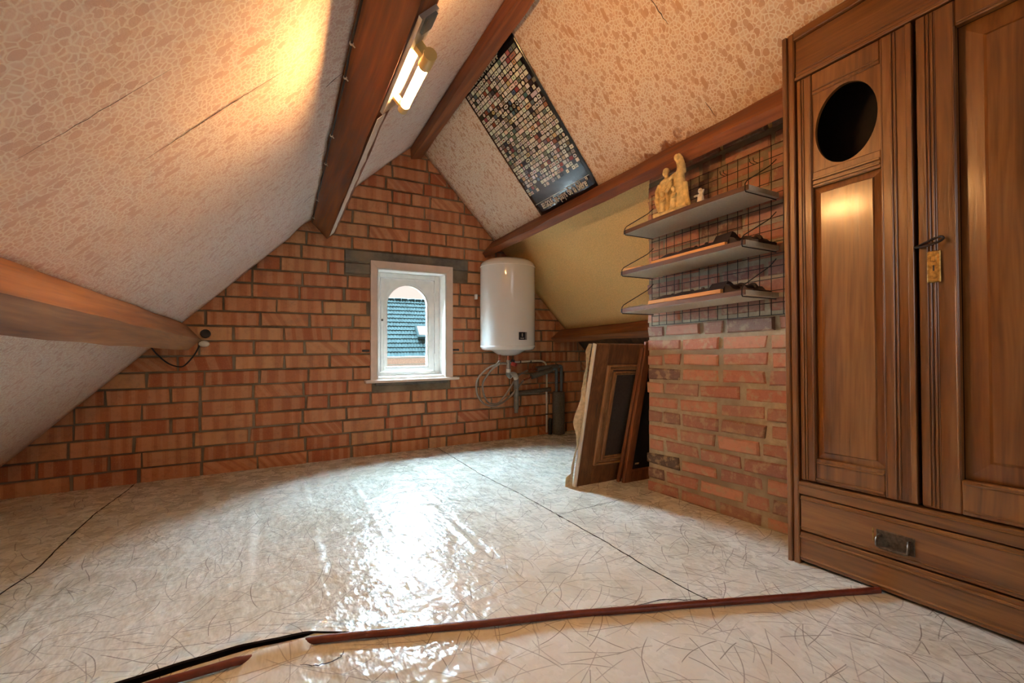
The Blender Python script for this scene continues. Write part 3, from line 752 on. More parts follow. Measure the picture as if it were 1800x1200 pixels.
# ---- chimney breast with bricks
XC = 1.855
def chm(v): return (v[0], v[1], v[2])
mb = MB(); z0c = -.05
poly = [(XC + .012, .955), (2.5, .955), (2.5, 1.795), (XC + .012, 1.795)]
mb.prism(poly, lambda p, d: (p[0], p[1], d), -.05, 1.60)
for ya in ():
    pass
# upper part follows the slope of the roof
vs = []
top = lambda x, y: 3.582 - .04 * (y - YW) - x - .03
vs = [(XC + .012, .955, 1.58), (1.98, .955, 1.58), (1.98, 1.795, 1.58), (XC + .012, 1.795, 1.58), (XC + .012, .955, top(XC + .012, .955)), (1.98, .955, top(1.98, .955)), (1.98, 1.795, top(1.98, 1.795)), (XC + .012, 1.795, top(XC + .012, 1.795))]
mb = MB()
pz = lambda x, y: min(top(x, y), 1.9)
pts = [(XC + .012, .955), (2.5, .955), (2.5, 1.795), (XC + .012, 1.795)]
mb.add([(x, y, -.05) for x, y in pts] + [(x, y, top(x, y)) for x, y in pts], [(3, 2, 1, 0), (4, 5, 6, 7), (0, 1, 5, 4), (1, 2, 6, 5), (2, 3, 7, 6), (3, 0, 4, 7)])
chim = mb.obj('wall_chimney', M['mortar2']); tag(chim, 'old red brick chimney breast beside the wardrobe', 'chimney', kind='structure')
rc = random.Random(21)
RH = .0768
# front bricks: build in (s along -y, z) then map to x = XC
def fmapF(v):   # v = (s, depth, z)
    y = 1.797 - v[0]; return (XC + v[1], y, floor_z(1.797) - .004 + v[2] + .036 * v[0])
def fmapS(v):   # side facing the gable
    return (XC + .0 + v[0], 1.797 - v[1], floor_z(1.797) - .004 + v[2])
for k in range(24):
    za = k * RH; zb = za + RH - .016
    x = -.0 - (.0 if k % 2 else .0); s = 0.0; first = True
    while s < .80:
        w = (.10 if (k % 2) else .205) if first else rc.choice((.205, .21, .215, .20, .10))
        w += rc.uniform(-.008, .008); first = False
        b = min(s + w, .845)
        ja = rc.uniform(0, .004)
        if b - s > .04 and za < 1.70: brick_obj('brick', s, b, za + ja, zb - rc.uniform(0, .004), .004, .03, M['oldbrick'], chim, rc, fmapF, .006, 2.0)
        s = b + .019
    if k < 12:
        s = .03
        while s < .5:
            w = .2 + rc.uniform(-.01, .01); brick_obj('brick', s, min(s + w, .62), za, zb, -.002, .02, M['oldbrick'], chim, rc, fmapS, .006); s += w + .014

# ================================================================== WARDROBE
wd = empty('wardrobe', (1.665, .926, .088)); tag(wd, 'tall varnished oak wardrobe with an oval opening in its narrow door', 'wardrobe')
def wm(a, b, c): return (1.665 + b, .926 + .012 * c - a, .088 + .036 * a + c)   # a along the front, b depth, c up
def wpart(name, boxes, mat, parent=None, ch=.003):
    if len(boxes) > 1 and ('bead' in name or 'border' in name):
        return [wpart(name, [b], mat, parent, ch) for b in boxes]
    mb = MB()
    for (a0, a1, b0, b1, c0, c1) in boxes: mb.cbox(b0, b1, a0, a1, c0, c1, ch)
    mb.v = [wm(v[1], v[0], v[2]) for v in mb.v]
    o = mb.obj(name, mat)
    if parent is None or parent.type == 'EMPTY': attach(o, wd)
    else: o.parent = parent
    return o
WW = 1.38; HT = 1.896
wpart('corner_stile', [(0, .016, -.012, .03, 0, HT), (.016, .021, -.006, .03, 0, HT), (.021, .040, -.010, .03, 0, HT)], M['ward'])
wpart('frieze', [(.040, WW, 0, .03, 1.722, HT - .03), (.040, WW, -.014, .03, HT - .03, HT), (.040, WW, -.008, .02, 1.722, 1.735), (.040, WW, -.004, .02, 1.748, 1.752)], M['ward_h'])
wpart('carcass', [(.002, .02, .03, .17, 0, 1.70), (WW - .02, WW, .03, .17, 0, 1.70), (.02, WW - .02, .155, .17, 0, 1.70), (.02, WW - .02, .03, .155, 1.69, 1.705), (.02, WW - .02, .03, .155, .26, .275)], M['ward_dark'])
wpart('base_rail', [(.040, WW, -.012, .03, .255, .300), (.040, WW, -.016, .01, .285, .292)], M['ward_h'])
wpart('plinth', [(.040, WW, -.006, .03, .020, .122), (.040, WW, -.012, .01, .100, .110), (.040, WW, -.010, .01, .030, .038)], M['ward_h'])
dr = wpart('drawer', [(.044, WW - .02, -.008, .028, .128, .250), (.044, WW - .02, -.012, .0, .236, .242), (.044, WW - .02, -.012, .0, .138, .143)], M['ward_h'])
def drawer_pull(a):
    pl = wpart('pull_plate', [(a - .047, a + .047, -.0105, -.007, .152, .206)], M['bronze'], dr, .002)
    mb = MB(); pts = [wm(a - .036, -.012, .190), wm(a - .038, -.026, .186), wm(a - .038, -.030, .168), wm(a - .030, -.030, .160), wm(a + .030, -.030, .160), wm(a + .038, -.030, .168), wm(a + .038, -.026, .186), wm(a + .036, -.012, .190)]
    mb.tube(smoothpath(pts, 3), .0045, 8); o = mb.obj('pull_handle', M['bronze'], None, True); o.parent = dr
    for s in (-1, 1):
        mb = MB(); mb.sphere(wm(a + s * .036, -.014, .190), .006, 10, 6); o = mb.obj('pull_post', M['bronze'], None, True); o.parent = dr
    wpart('pull_strip', [(a - .058, a - .054, -.009, -.007, .165, .206)], M['brass'], dr, .0005)
drawer_pull(.315)
drawer_pull(1.06)
# narrow door with the oval hole
A0, A1 = .046, .370
d1 = wpart('door', [(A0, .094, -.004, .022, .305, 1.718), (.291, A1, -.004, .022, .305, 1.718), (.094, .291, -.002, .020, 1.640 + .005, 1.718), (.094, .291, -.002, .020, 1.322, 1.376), (.094, .291, -.002, .020, .305, .388)], M['ward'])
wpart('door_bead', [(.058, .062, -.009, .0, .31, 1.715), (.066, .070, -.009, .0, .31, 1.715), (.088, .093, -.007, .0, .31, 1.715), (.318, .322, -.009, .0, .31, 1.715), (.327, .331, -.009, .0, .31, 1.715), (.356, A1, -.012, .0, .31, 1.715), (.292, .297, -.006, .0, .31, 1.715)], M['ward'], d1, .0015)
wpart('door_rail_bead', [(.097, .289, -.008, .0, 1.330, 1.336), (.097, .289, -.010, .0, 1.345, 1.352), (.097, .289, -.008, .0, .392 - .02, .397 - .02), (.097, .289, -.009, .0, .315, .322), (.097, .289, -.006, .0, 1.655, 1.660)], M['ward_h'], d1, .0015)
# board with an oval opening
oc, cc, ra, rc_ = .1925, 1.508, .090, .128
mb = MB(); n = 48; vs = []; fs = []
ov = [(oc + ra * math.cos(2 * math.pi * i / n), cc + rc_ * math.sin(2 * math.pi * i / n)) for i in range(n)]
def rect_hit(q):
    dx, dz = math.cos(q) * ra, math.sin(q) * rc_; t = 9
    x0, x1, z0, z1 = .092, .293, 1.370, 1.650
    for (e, d_, c_) in ((x1, dx, oc), (x0, dx, oc), (z1, dz, cc), (z0, dz, cc)):
        if abs(d_) > 1e-6 and (e - c_) / d_ > 0: t = min(t, (e - c_) / d_)
    return (oc + dx * t, cc + dz * t)
rt = [rect_hit(2 * math.pi * i / n) for i in range(n)]
for (bb) in (.003, .016):
    vs += [wm(p[0], bb, p[1]) for p in ov] + [wm(p[0], bb, p[1]) for p in rt]
for i in range(n):
    j = (i + 1) % n
    fs += [(i, j, n + j, n + i), (2 * n + i, 3 * n + i, 3 * n + j, 2 * n + j), (i, 2 * n + i, 2 * n + j, j)]
mb.add(vs, fs)
for (xc, zc) in ((.092, 1.370), (.293, 1.370), (.092, 1.650), (.293, 1.650)):
    sa = 1 if xc > oc else -1; sz = 1 if zc > cc else -1
    q = [p for p in rt if (p[0] - oc) * sa > 0 and (p[1] - cc) * sz > 0]
    pl = [p for p in q if abs(p[0] - xc) < 1e-4]; ph = [p for p in q if abs(p[1] - zc) < 1e-4]
    if pl and ph:
        a = max(pl, key=lambda p: p[1] * sz); b = max(ph, key=lambda p: p[0] * sa)
        mb.prism([a, (xc, zc), b], lambda p, d: wm(p[0], d, p[1]), .003, .016)
o = mb.obj('oval_panel', M['ward'], None); o.parent = d1
def raised(a0, a1, c0, c1, name, parent, depth=.012, bev=.030):
    mb = MB(); r0 = [(a0, c0), (a1, c0), (a1, c1), (a0, c1)]; r1 = [(a0 + bev, c0 + bev), (a1 - bev, c0 + bev), (a1 - bev, c1 - bev), (a0 + bev, c1 - bev)]
    r2 = [(a0 + bev * 1.15, c0 + bev * 1.15), (a1 - bev * 1.15, c0 + bev * 1.15), (a1 - bev * 1.15, c1 - bev * 1.15), (a0 + bev * 1.15, c1 - bev * 1.15)]
    vs = [wm(p[0], depth, p[1]) for p in r0] + [wm(p[0], depth - .006, p[1]) for p in r1] + [wm(p[0], depth - .011, p[1]) for p in r2] + [wm(p[0], depth + .008, p[1]) for p in r0]
    fs = [(8, 9, 10, 11), (12, 15, 14, 13)]
    for a in (0, 4):
        for i in range(4): fs.append((a + i, a + (i + 1) % 4, a + 4 + (i + 1) % 4, a + 4 + i))
    for i in range(4): fs.append((i, 12 + i, 12 + (i + 1) % 4, (i + 1) % 4))
    mb.add(vs, fs); o = mb.obj(name, M['ward'], None); o.parent = parent; return o
raised(.093, .292, .388, 1.322, 'raised_panel', d1, .012, .022)
# wide door with lock
B0, B1 = .380, .985
d2 = wpart('door', [(B0, .462, -.004, .022, .305, 1.718), (B1 - .085, B1, -.004, .022, .305, 1.718), (.462, B1 - .085, -.004, .020, 1.645, 1.718), (.462, B1 - .085, -.004, .020, .305, .400)], M['ward'])
wpart('door_bead', [(.404, .408, -.009, .0, .31, 1.715), (.413, .417, -.009, .0, .31, 1.715), (.418, .421, -.007, .0, .31, 1.715), (.380, .400, -.008, .0, .31, 1.715), (.456, .461, -.008, .0, .40, 1.645)], M['ward'], d2, .0015)
wpart('door_rail_bead', [(.466, .90, -.008, .0, .388, .394), (.466, .90, -.008, .0, .315, .320), (.466, .90, -.008, .0, 1.650, 1.656)], M['ward_h'], d2, .0015)
raised(.463, B1 - .084, .400, 1.646, 'raised_panel', d2, .022, .050)
wpart('lock_plate', [(.3985, .4285, -.0125, -.008, .945, 1.035)], M['brass'], d2, .003)
wpart('lock_plate_border', [(.401, .426, -.0145, -.012, 1.026, 1.032), (.401, .426, -.0145, -.012, .948, .954), (.407, .420, -.0145, -.012, 1.004, 1.02)], M['brass'], d2, .001)
wpart('keyhole', [(.4115, .4155, -.0132, -.0122, .978, .994)], M['black'], d2, .0005)
mb = MB(); lp = [wm(.374, -.016, 1.052), wm(.388, -.020, 1.050), wm(.408, -.022, 1.051), wm(.428, -.022, 1.056), wm(.437, -.020, 1.063), wm(.434, -.018, 1.070), wm(.420, -.017, 1.069), wm(.400, -.016, 1.062), wm(.384, -.014, 1.056), wm(.376, -.013, 1.053)]
mb.tube(smoothpath(lp, 4), .0032, 8); o = mb.obj('latch_ring', M['iron'], None, True); o.parent = d2
# third door at the near end
d3 = wpart('door', [(.990, 1.045, -.004, .022, .305, 1.718), (1.29, 1.37, -.004, .022, .305, 1.718), (1.045, 1.29, -.004, .02, 1.645, 1.718), (1.045, 1.29, -.004, .02, .305, .40)], M['ward'])
raised(1.044, 1.291, .40, 1.646, 'raised_panel', d3, .014, .03)

# ================================================================== SHELVES ON THE WIRE GRID
gx = 1.836
def gz(y): return .036 * (1.745 - y)
grid = empty('wire_grid', (gx, 1.4, .97)); tag(grid, 'black wire grid panel fixed to the chimney behind the shelves', 'wire rack')
Y0g, Y1g = 1.745, .975
for i in range(16):
    y = Y0g - i * .05
    if y < Y1g: break
    mb = MB(); mb.tube([(gx, y, .968 + gz(y)), (gx, y, 1.672 + gz(y))], .0016, 6); mb.obj('grid_wire', M['iron'], grid)
for i in range(15):
    z = .968 + i * .05
    mb = MB(); mb.tube([(gx - .003, Y0g, z + gz(Y0g)), (gx - .003, Y1g, z + gz(Y1g))], .0016, 6); mb.obj('grid_wire', M['iron'], grid)
for y in (1.30, 1.52, 1.16):
    mb = MB(); z = 1.62 + gz(y)
    for s in (-.008, .008): mb.tube(smoothpath([(gx - .004, y + s, z), (gx - .03, y + s, z + .002), (gx - .034, y + s, z + .016)], 3), .0014, 6)
    mb.obj('hook', M['iron'], grid)
def shelf(zf, x0, y0, y1, label, warp=0.0):
    t = empty('wall_shelf', (x0, y0, zf)); tag(t, label, 'shelf', 'hanging wire-bracket shelves on the chimney')
    zz = lambda y: zf + .045 * (y0 - y)
    mb = MB(); n = 16; vs = []
    for i in range(n + 1):
        y = y0 + (y1 - y0) * i / n; w = warp * math.sin(math.pi * i / n)
        vs += [(x0, y, zz(y) + w), (gx - .006, y, zz(y)), (gx - .006, y, zz(y) + .020), (x0, y, zz(y) + .020 + w)]
    fs = [(i * 4 + j, i * 4 + (j + 1) % 4, (i + 1) * 4 + (j + 1) % 4, (i + 1) * 4 + j) for i in range(n) for j in range(4)] + [(3, 2, 1, 0), (n * 4, n * 4 + 1, n * 4 + 2, n * 4 + 3)]
    mb.add(vs, fs); mb.obj('shelf_board', M['shelf'], t)
    mb = MB(); vs = []
    for i in range(n + 1):
        y = y0 + (y1 - y0) * i / n; w = warp * math.sin(math.pi * i / n)
        vs += [(x0 - .003, y, zz(y) + w + .001), (x0 - .0002, y, zz(y) + w + .001), (x0 - .0002, y, zz(y) + .0205 + w), (x0 - .003, y, zz(y) + .0205 + w)]
    mb.add(vs, fs); mb.obj('edge_strip', M['shelf_edge'], t)
    for y in (y0 - .012, y1 + .012):
        z = zz(y); hb = .16
        pts = [(gx - .005, y, z + hb), (gx - .05, y, z + hb - .035), (x0 + .006, y, z + .040), (x0 - .006, y, z + .026), (x0 - .007, y, z + .004), (x0 - .002, y, z - .004), (x0 + .05, y, z - .004), (gx - .005, y, z - .004)]
        mb = MB(); mb.tube(pts, .0022, 6); mb.obj('bracket_wire', M['iron'], t)
    return zz
z1 = shelf(1.436, 1.632, 1.742, 1.060, 'top hanging shelf on the chimney, holding the plaster statuettes', .006)
z2 = shelf(1.222, 1.612, 1.742, 1.060, 'middle hanging shelf on the chimney, holding a carved crest and a small frame')
z3 = shelf(1.030, 1.612, 1.742, 1.060, 'lowest hanging shelf on the chimney, holding a carved crest')

# ---- plaster family statuette
def remesh(o, vox, sm=3):
    m_ = o.modifiers.new('fuse', 'REMESH'); m_.mode = 'VOXEL'; m_.voxel_size = vox; m_.use_smooth_shade = True
    m2 = o.modifiers.new('soften', 'SMOOTH'); m2.factor = .5; m2.iterations = sm
sy, sx = 1.464, 1.676; sz = z1(sy) + .022
st = empty('plaster_statuette', (sx, sy, sz)); tag(st, 'cream plaster statuette of a robed family group on the top shelf', 'statuette')
mb = MB()     # plinth, rocky
mb.cbox(sx - .040, sx + .040, sy - .092, sy + .092, sz, sz + .022, .006)
for i in range(14):
    y = sy - .08 + i * .0123; mb.sphere((sx - .03 + .015 * noise.noise((i, 0, 0)), y, sz + .020), (.014, .014, .007), 8, 5)
pb = mb.obj('plinth', M['plaster'], st); remesh(pb, .004)
def robe(mb, c, h, rb_, rt, lean=(0, 0), folds=7, sqx=.75, ph=0):
    n = 28; prof = [(1.0, 0), (.93, .06), (.84, .2), (.80, .4), (.82, .55), (.80, .68), (.66, .8), (.40, .88), (.26, .92)]
    vs = []
    for (r, t) in prof:
        rad = (rb_ * (1 - t) + rt * t) * r if t < .7 else rt * r * 1.05
        for j in range(n):
            q = 2 * math.pi * j / n; f = 1 + .10 * math.sin(folds * q + ph + t * 2) * (1 - t)
            vs.append((c[0] + rad * f * math.cos(q) * sqx + lean[0] * t * h, c[1] + rad * f * math.sin(q) + lean[1] * t * h, c[2] + t * h))
    k = len(prof); fs = [(i * n + j, i * n + (j + 1) % n, (i + 1) * n + (j + 1) % n, (i + 1) * n + j) for i in range(k - 1) for j in range(n)] + [list(range(n))[::-1], [(k - 1) * n + j for j in range(n)]]
    mb.add(vs, fs)
bz = sz + .018
mb = MB()      # bearded man in a wide cloak, farther figure
fy = sy + .036
robe(mb, (sx, fy, bz), .185, .048, .040, (0, -.02), 7)
mb.sphere((sx - .002, fy - .004, bz + .150), (.026, .040, .018), 14, 8)                     # shoulders
mb.tube([(sx - .004, fy - .004, bz + .160), (sx - .010, fy - .005, bz + .180)], .010, 10)
mb.sphere((sx - .012, fy - .004, bz + .196), (.0150, .0135, .0185), 14, 10)                  # head
mb.sphere((sx - .024, fy - .004, bz + .186), (.008, .008, .012), 10, 6)                     # beard
mb.sphere((sx - .027, fy - .004, bz + .198), (.003, .0025, .005), 8, 5)                     # nose
mb.sphere((sx - .006, fy - .004, bz + .203), (.0155, .0145, .014), 12, 8)                    # hair
mb.tube(smoothpath([(sx - .004, fy + .036, bz + .146), (sx - .014, fy + .046, bz + .110), (sx - .034, fy + .028, bz + .085)], 4), [.013] * 5 + [.010] * 4, 10)   # arm
mb.tube(smoothpath([(sx + .004, fy + .040, bz + .130), (sx + .002, fy + .056, bz + .085), (sx, fy + .046, bz + .045), (sx - .006, fy + .034, bz + .012)], 4), [.012, .014, .016, .017, .018, .018, .017, .016, .015, .013, .012, .010, .008], 10)   # cloak edge
mb.tube(smoothpath([(sx - .01, fy - .034, bz + .142), (sx - .030, fy - .040, bz + .110), (sx - .034, fy - .022, bz + .090)], 4), .011, 10)
# two children in front
for (cy, hh, cx) in ((sy + .030, .085, -.034), (sy - .030, .092, -.030)):
    robe(mb, (sx + cx, cy, bz), hh, .022, .015, (0, 0), 5, .9)
    mb.sphere((sx + cx - .003, cy, bz + hh + .004), (.0105, .010, .0125), 12, 8); mb.sphere((sx + cx - .014, cy, bz + hh + .003), (.002, .002, .003), 6, 4)
    mb.tube(smoothpath([(sx + cx, cy - .012, bz + hh * .8), (sx + cx - .014, cy - .016, bz + hh * .62), (sx + cx - .018, cy - .004, bz + hh * .6)], 3), .0055, 8)
fa = mb.obj('cloaked_figures', M['plaster'], st); remesh(fa, .0026, 1)
mb = MB()      # veiled, leaning taller figure
my = sy - .046
robe(mb, (sx, my, bz), .205, .042, .030, (-.02, .05), 6, .8, 1)
hx, hy, hz = sx - .022, my + .004, bz + .236
mb.tube(smoothpath([(sx - .004, my + .004, bz + .150), (sx - .008, my - .004, bz + .190), (hx + .006, hy, hz - .014)], 4), [.024, .022, .020, .018, .016, .014, .012, .011, .010], 12)
mb.sphere((hx, hy, hz), (.0145, .013, .018), 14, 10); mb.sphere((hx - .014, hy, hz), (.003, .0025, .005), 8, 5)
mb.tube(smoothpath([(hx + .004, hy, hz + .018), (hx + .014, hy - .004, hz), (hx + .016, hy - .014, hz - .024), (sx + .004, my - .010, bz + .165)], 4), [.008, .010, .012, .013, .014, .014, .013, .013, .013, .014, .014, .014, .012], 12)   # veil
mb.tube(smoothpath([(sx - .010, my + .018, bz + .168), (sx - .026, my + .040, bz + .150), (sx - .032, my + .062, bz + .120)], 4), [.011, .011, .010, .010, .009, .009, .008, .007, .006], 10)    # arm
mb.tube(smoothpath([(sx + .002, my - .022, bz + .12), (sx, my - .030, bz + .06), (sx - .004, my - .052, bz + .008)], 4), [.012, .012, .013, .013, .012, .011, .010, .008, .006], 8)   # trailing hem
vf = mb.obj('veiled_figure', M['plaster'], st); remesh(vf, .0026, 1)

# ---- small angel figurine
ay, axx = 1.296, 1.656; az = z1(ay) + .021
an = empty('angel_figurine', (axx, ay, az)); tag(an, 'tiny white figurine of a robed child with raised arms on the top shelf', 'figurine')
mb = MB(); robe(mb, (axx, ay, az), .056, .021, .012, (0, 0), 8, .9)
mb.sphere((axx - .002, ay, az + .058), (.0105, .0105, .012), 12, 8); mb.sphere((axx - .013, ay, az + .057), (.002, .002, .003), 6, 4)
mb.tube([(axx, ay + .008, az + .042), (axx - .008, ay + .022, az + .040), (axx - .010, ay + .026, az + .036)], .0045, 8)
mb.tube([(axx, ay - .008, az + .042), (axx - .008, ay - .018, az + .050), (axx - .010, ay - .022, az + .058)], .0045, 8)
af = mb.obj('robed_body', M['plaster_w'], an); remesh(af, .0020, 1)

# ---- carved crests lying on shelves 2 and 3, and flat bits
def crest(zfun, ya, yb, label, rise):
    t = empty('carved_crest', (1.70, (ya + yb) / 2, zfun(ya) + .021)); tag(t, label, 'furniture crest', 'carved wardrobe crests on the shelves')
    n = 26; xf, xb = 1.662, 1.815
    mb = MB(); vs = []
    for i in range(n + 1):
        y = ya + (yb - ya) * i / n; z = zfun(y) + .021
        vs += [(xf, y, z + .010), (xf + .018, y, z + .010), (xf + .018, y, z + .026), (xf, y, z + .026)]
    fs = [(i * 4 + j, i * 4 + (j + 1) % 4, (i + 1) * 4 + (j + 1) % 4, (i + 1) * 4 + j) for i in range(n) for j in range(4)] + [(3, 2, 1, 0), (n * 4, n * 4 + 1, n * 4 + 2, n * 4 + 3)]
    mb.add(vs, fs); mb.obj('raw_edge', M['pine'], t)
    mb = MB(); vs = []
    for i in range(n + 1):
        u = i / n; y = ya + (yb - ya) * u; z = zfun(y) + .021
        h = .034 + rise * (.35 * u + .25 * abs(math.sin(u * 11)) * (1 - u) + (.40 if u > .8 else .10 * math.sin(u * 5)))
        vs += [(xf + .010, y, z + .0), (xb, y, z), (xb, y, z + .020), (xf + .070, y, z + h), (xf + .050, y, z + h + .004), (xf + .020, y, z + .030)]
    k = 6; fs = [(i * k + j, i * k + (j + 1) % k, (i + 1) * k + (j + 1) % k, (i + 1) * k + j) for i in range(n) for j in range(k)] + [list(range(k))[::-1], [n * k + j for j in range(k)]]
    mb.add(vs, fs); mb.obj('moulding', M['carved'], t)
    for i in range(6):
        y = ya + (yb - ya) * (.12 + .14 * i); z = zfun(y) + .021
        mb = MB(); mb.sphere((xf + .055, y, z + .042 + rise * .35 * (.12 + .14 * i)), (.007, .010, .007), 8, 6); mb.obj('carved_bead', M['carved'], t, True)
    # scrolled end, rolling away toward the wardrobe
    mb = MB(); z = zfun(yb) + .021; yy = yb
    pts = []
    def scroll(cy, cz, r, turns, flip, xk):
        P_ = []
        for i in range(26):
            q = i / 25 * turns * 2 * math.pi; rr = r * (1 - .75 * i / 25); P_.append((xk, cy + flip * rr * math.cos(q), cz + rr * math.sin(q)))
        mb.tube(P_, [.009 - .005 * i / 25 for i in range(26)], 8)
    scroll(yb - .030, z + .030, .020, 1.4, 1, xb - .06); scroll(yb - .078, z + .026, .018, 1.4, -1, xb - .06)
    zb_ = zfun(yb - .06) + .021
    mb.prism([(0, 0), (-.125, 0), (-.125, .012), (-.10, .018), (-.085, .034), (-.07, .020), (-.052, .016), (-.035, .024), (-.02, .040), (0, .046)], lambda p, d: (d, yb + p[0], zb_ + p[1]), xf + .03, xb)
    mb.obj('scroll_carving', M['carved'], t)
crest(z2, 1.585, 1.185, 'dark carved wardrobe crest with a raw pine edge on the middle shelf', .050)
crest(z3, 1.605, 1.205, 'dark carved wardrobe crest with a raw pine edge on the lowest shelf', .034)
fy0, fy1 = 1.735, 1.612
t = empty('small_frame', (1.66, 1.67, z2(1.67) + .02)); tag(t, 'small flat frame of light wood at the far end of the middle shelf', 'frame')
zz = z2(1.67) + .021
mb = MB(); mb.cbox(1.622, 1.640, fy1, fy0, zz, zz + .012, .002); mb.obj('front_bar', M['pine'], t)
mb = MB(); mb.cbox(1.712, 1.730, fy1, fy0, zz, zz + .012, .002); mb.cbox(1.640, 1.712, fy1, fy1 + .016, zz, zz + .012, .002); mb.cbox(1.640, 1.712, fy0 - .016, fy0, zz, zz + .012, .002); mb.obj('frame_bars', M['carved'], t)
mb = MB(); mb.cbox(1.638, 1.714, fy1 + .014, fy0 - .014, zz + .002, zz + .005, .001); mb.obj('backing', M['doorin'], t)
mb = MB(); zz = z3(1.68) + .021
vs = []
for i in range(9):
    for j in range(5):
        vs.append((1.625 + .10 * j / 4, 1.735 - .125 * i / 8, z3(1.735 - .125 * i / 8) + .022 + .005 * (1 + noise.noise((i * .6, j * .7, 4)))))
mb.add(vs, [(i * 5 + j, i * 5 + j + 1, (i + 1) * 5 + j + 1, (i + 1) * 5 + j) for i in range(8) for j in range(4)])
o = mb.obj('crumpled_paper', M['torn'], fix=False); tag(o, 'pale crumpled sheet at the far end of the lowest shelf', 'paper')
md = o.modifiers.new('thickness', 'SOLIDIFY'); md.thickness = .0015

# ================================================================== LEANING DOORS
def lean(name, p0, ax, up, label, cat, group=None):
    t = empty(name, p0); tag(t, label, cat, group)
    ax = V(ax).normalized(); up = V(up).normalized(); nn = up.cross(ax).normalized()      # nn faces the camera side
    if nn.y > 0: nn = -nn
    def mp(v): return V(p0) + ax * v[0] + nn * v[1] + up * v[2]
    def part(nm, boxes, mat, ch=.003, parent=None, extra=None):
        mb = MB()
        for b in boxes: mb.cbox(*b, ch)
        if extra: extra(mb)
        mb.v = [tuple(mp(v)) for v in mb.v]
        o = mb.obj(nm, mat)
        if parent: o.parent = parent
        else: attach(o, t)
        return o
    return t, part
# A: panelled door with a wide moulded frame
z_ = floor_z(2.06)
t, part = lean('old_panelled_door', (1.558, 2.057, z_), (1, -.04, -.012), (-.019, -.200, .815), 'old panelled wooden door leaning left of the chimney', 'door')
WD, HD = .60, .842
part('edge_strip', [(-.011, 0, -.012, .012, 0, HD)], M['pvc_white'], .002)
part('stile', [(0, .092, -.012, .010, 0, HD)], M['doorwood']); part('stile', [(WD - .092, WD, -.012, .010, 0, HD)], M['doorwood'])
part('rail', [(.092, WD - .092, -.012, .010, HD - .115, HD)], M['doorwood']); part('rail', [(.092, WD - .092, -.012, .010, 0, .125)], M['doorwood'])
for (i0, w0, h0, h1) in ((.092, .020, -.004, .020), (.114, .026, -.006, .011), (.142, .018, -.006, .015), (.160, .016, -.006, .006)):
    j0 = i0 - .092; zb0, zt0 = .125 + j0 * .55, HD - .115 - j0 * .8; vv = w0 * .6
    for bx in ((i0, i0 + w0, h0, h1, zb0, zt0), (WD - i0 - w0, WD - i0, h0, h1, zb0, zt0), (i0, WD - i0, h0, h1, zb0, zb0 + vv), (i0, WD - i0, h0, h1, zt0 - vv, zt0)):
        part('moulding', [bx], M['mould'], .004)
part('inset_panel', [(.15, WD - .15, -.010, -.002, .15, HD - .15)], M['doorin'])
part('split_mark', [(.06, .062, .009, .0115, .42, .50)], M['black'], .0005)
# torn paper hanging off the door's back edge
mb = MB(); vs = []; N = 40
for i in range(N + 1):
    u = i / N; w = .016 + .030 * abs(noise.noise((u * 3.2, 1, 0))) + .010 * noise.noise((u * 14, 3, 0)) + (.030 if u < .1 else 0) + (.03 * max(0, 1 - abs(u - .95) * 12)) + .026 * max(0, 1 - abs(u - .48) * 7)
    for j in range(4):
        s = j / 3; vs.append(V((1.558, 2.057, z_)) + V((-.019, -.200, .815)).normalized() * (u * HD) + V((-w * s - .010, .016 + .012 * math.sin(s * 2.4 + u * 9), 0)))
mb.add(vs, [(i * 4 + j, i * 4 + j + 1, (i + 1) * 4 + j + 1, (i + 1) * 4 + j) for i in range(N) for j in range(3)])
o = mb.obj('torn_lining', M['torn'], t, fix=False); md = o.modifiers.new('thickness', 'SOLIDIFY'); md.thickness = .003
# B: narrow batten
t, part = lean('narrow_batten', (1.813, 1.992, floor_z(1.985)), (1, -.04, -.012), (.026, -.168, .793), 'narrow brown batten leaning between the two old doors', 'batten')
part('batten_board', [(0, .026, -.012, .004, 0, .81)], M['doorwood2']); part('batten_lip', [(0, .008, .004, .010, 0, .81)], M['doorwood2'], .002)
# C: frame with a black panel, half hidden by the chimney
t, part = lean('old_framed_door', (1.826, 1.962, floor_z(1.962)), (1, -.03, -.012), (.030, -.148, .82), 'old framed door with a black panel half behind the chimney', 'door')
WD, HD = .50, .838
part('stile', [(0, .05, -.012, .010, 0, HD)], M['doorwood2']); part('stile', [(WD - .05, WD, -.012, .010, 0, HD)], M['doorwood2'])
part('rail', [(.05, WD - .05, -.012, .010, 0, .07)], M['doorwood2']); part('rail', [(.05, WD - .05, -.012, .010, HD - .07, HD)], M['doorwood2'])
part('bead', [(.05, WD - .05, -.004, .004, .070, .078)], M['doorwood2'], .001)
part('inset_panel', [(.045, WD - .045, -.010, -.003, .06, HD - .06)], M['blackin'])
part('paper_scrap', [(.075, .105, -.003, -.001, .105, .116)], M['torn'], .001)

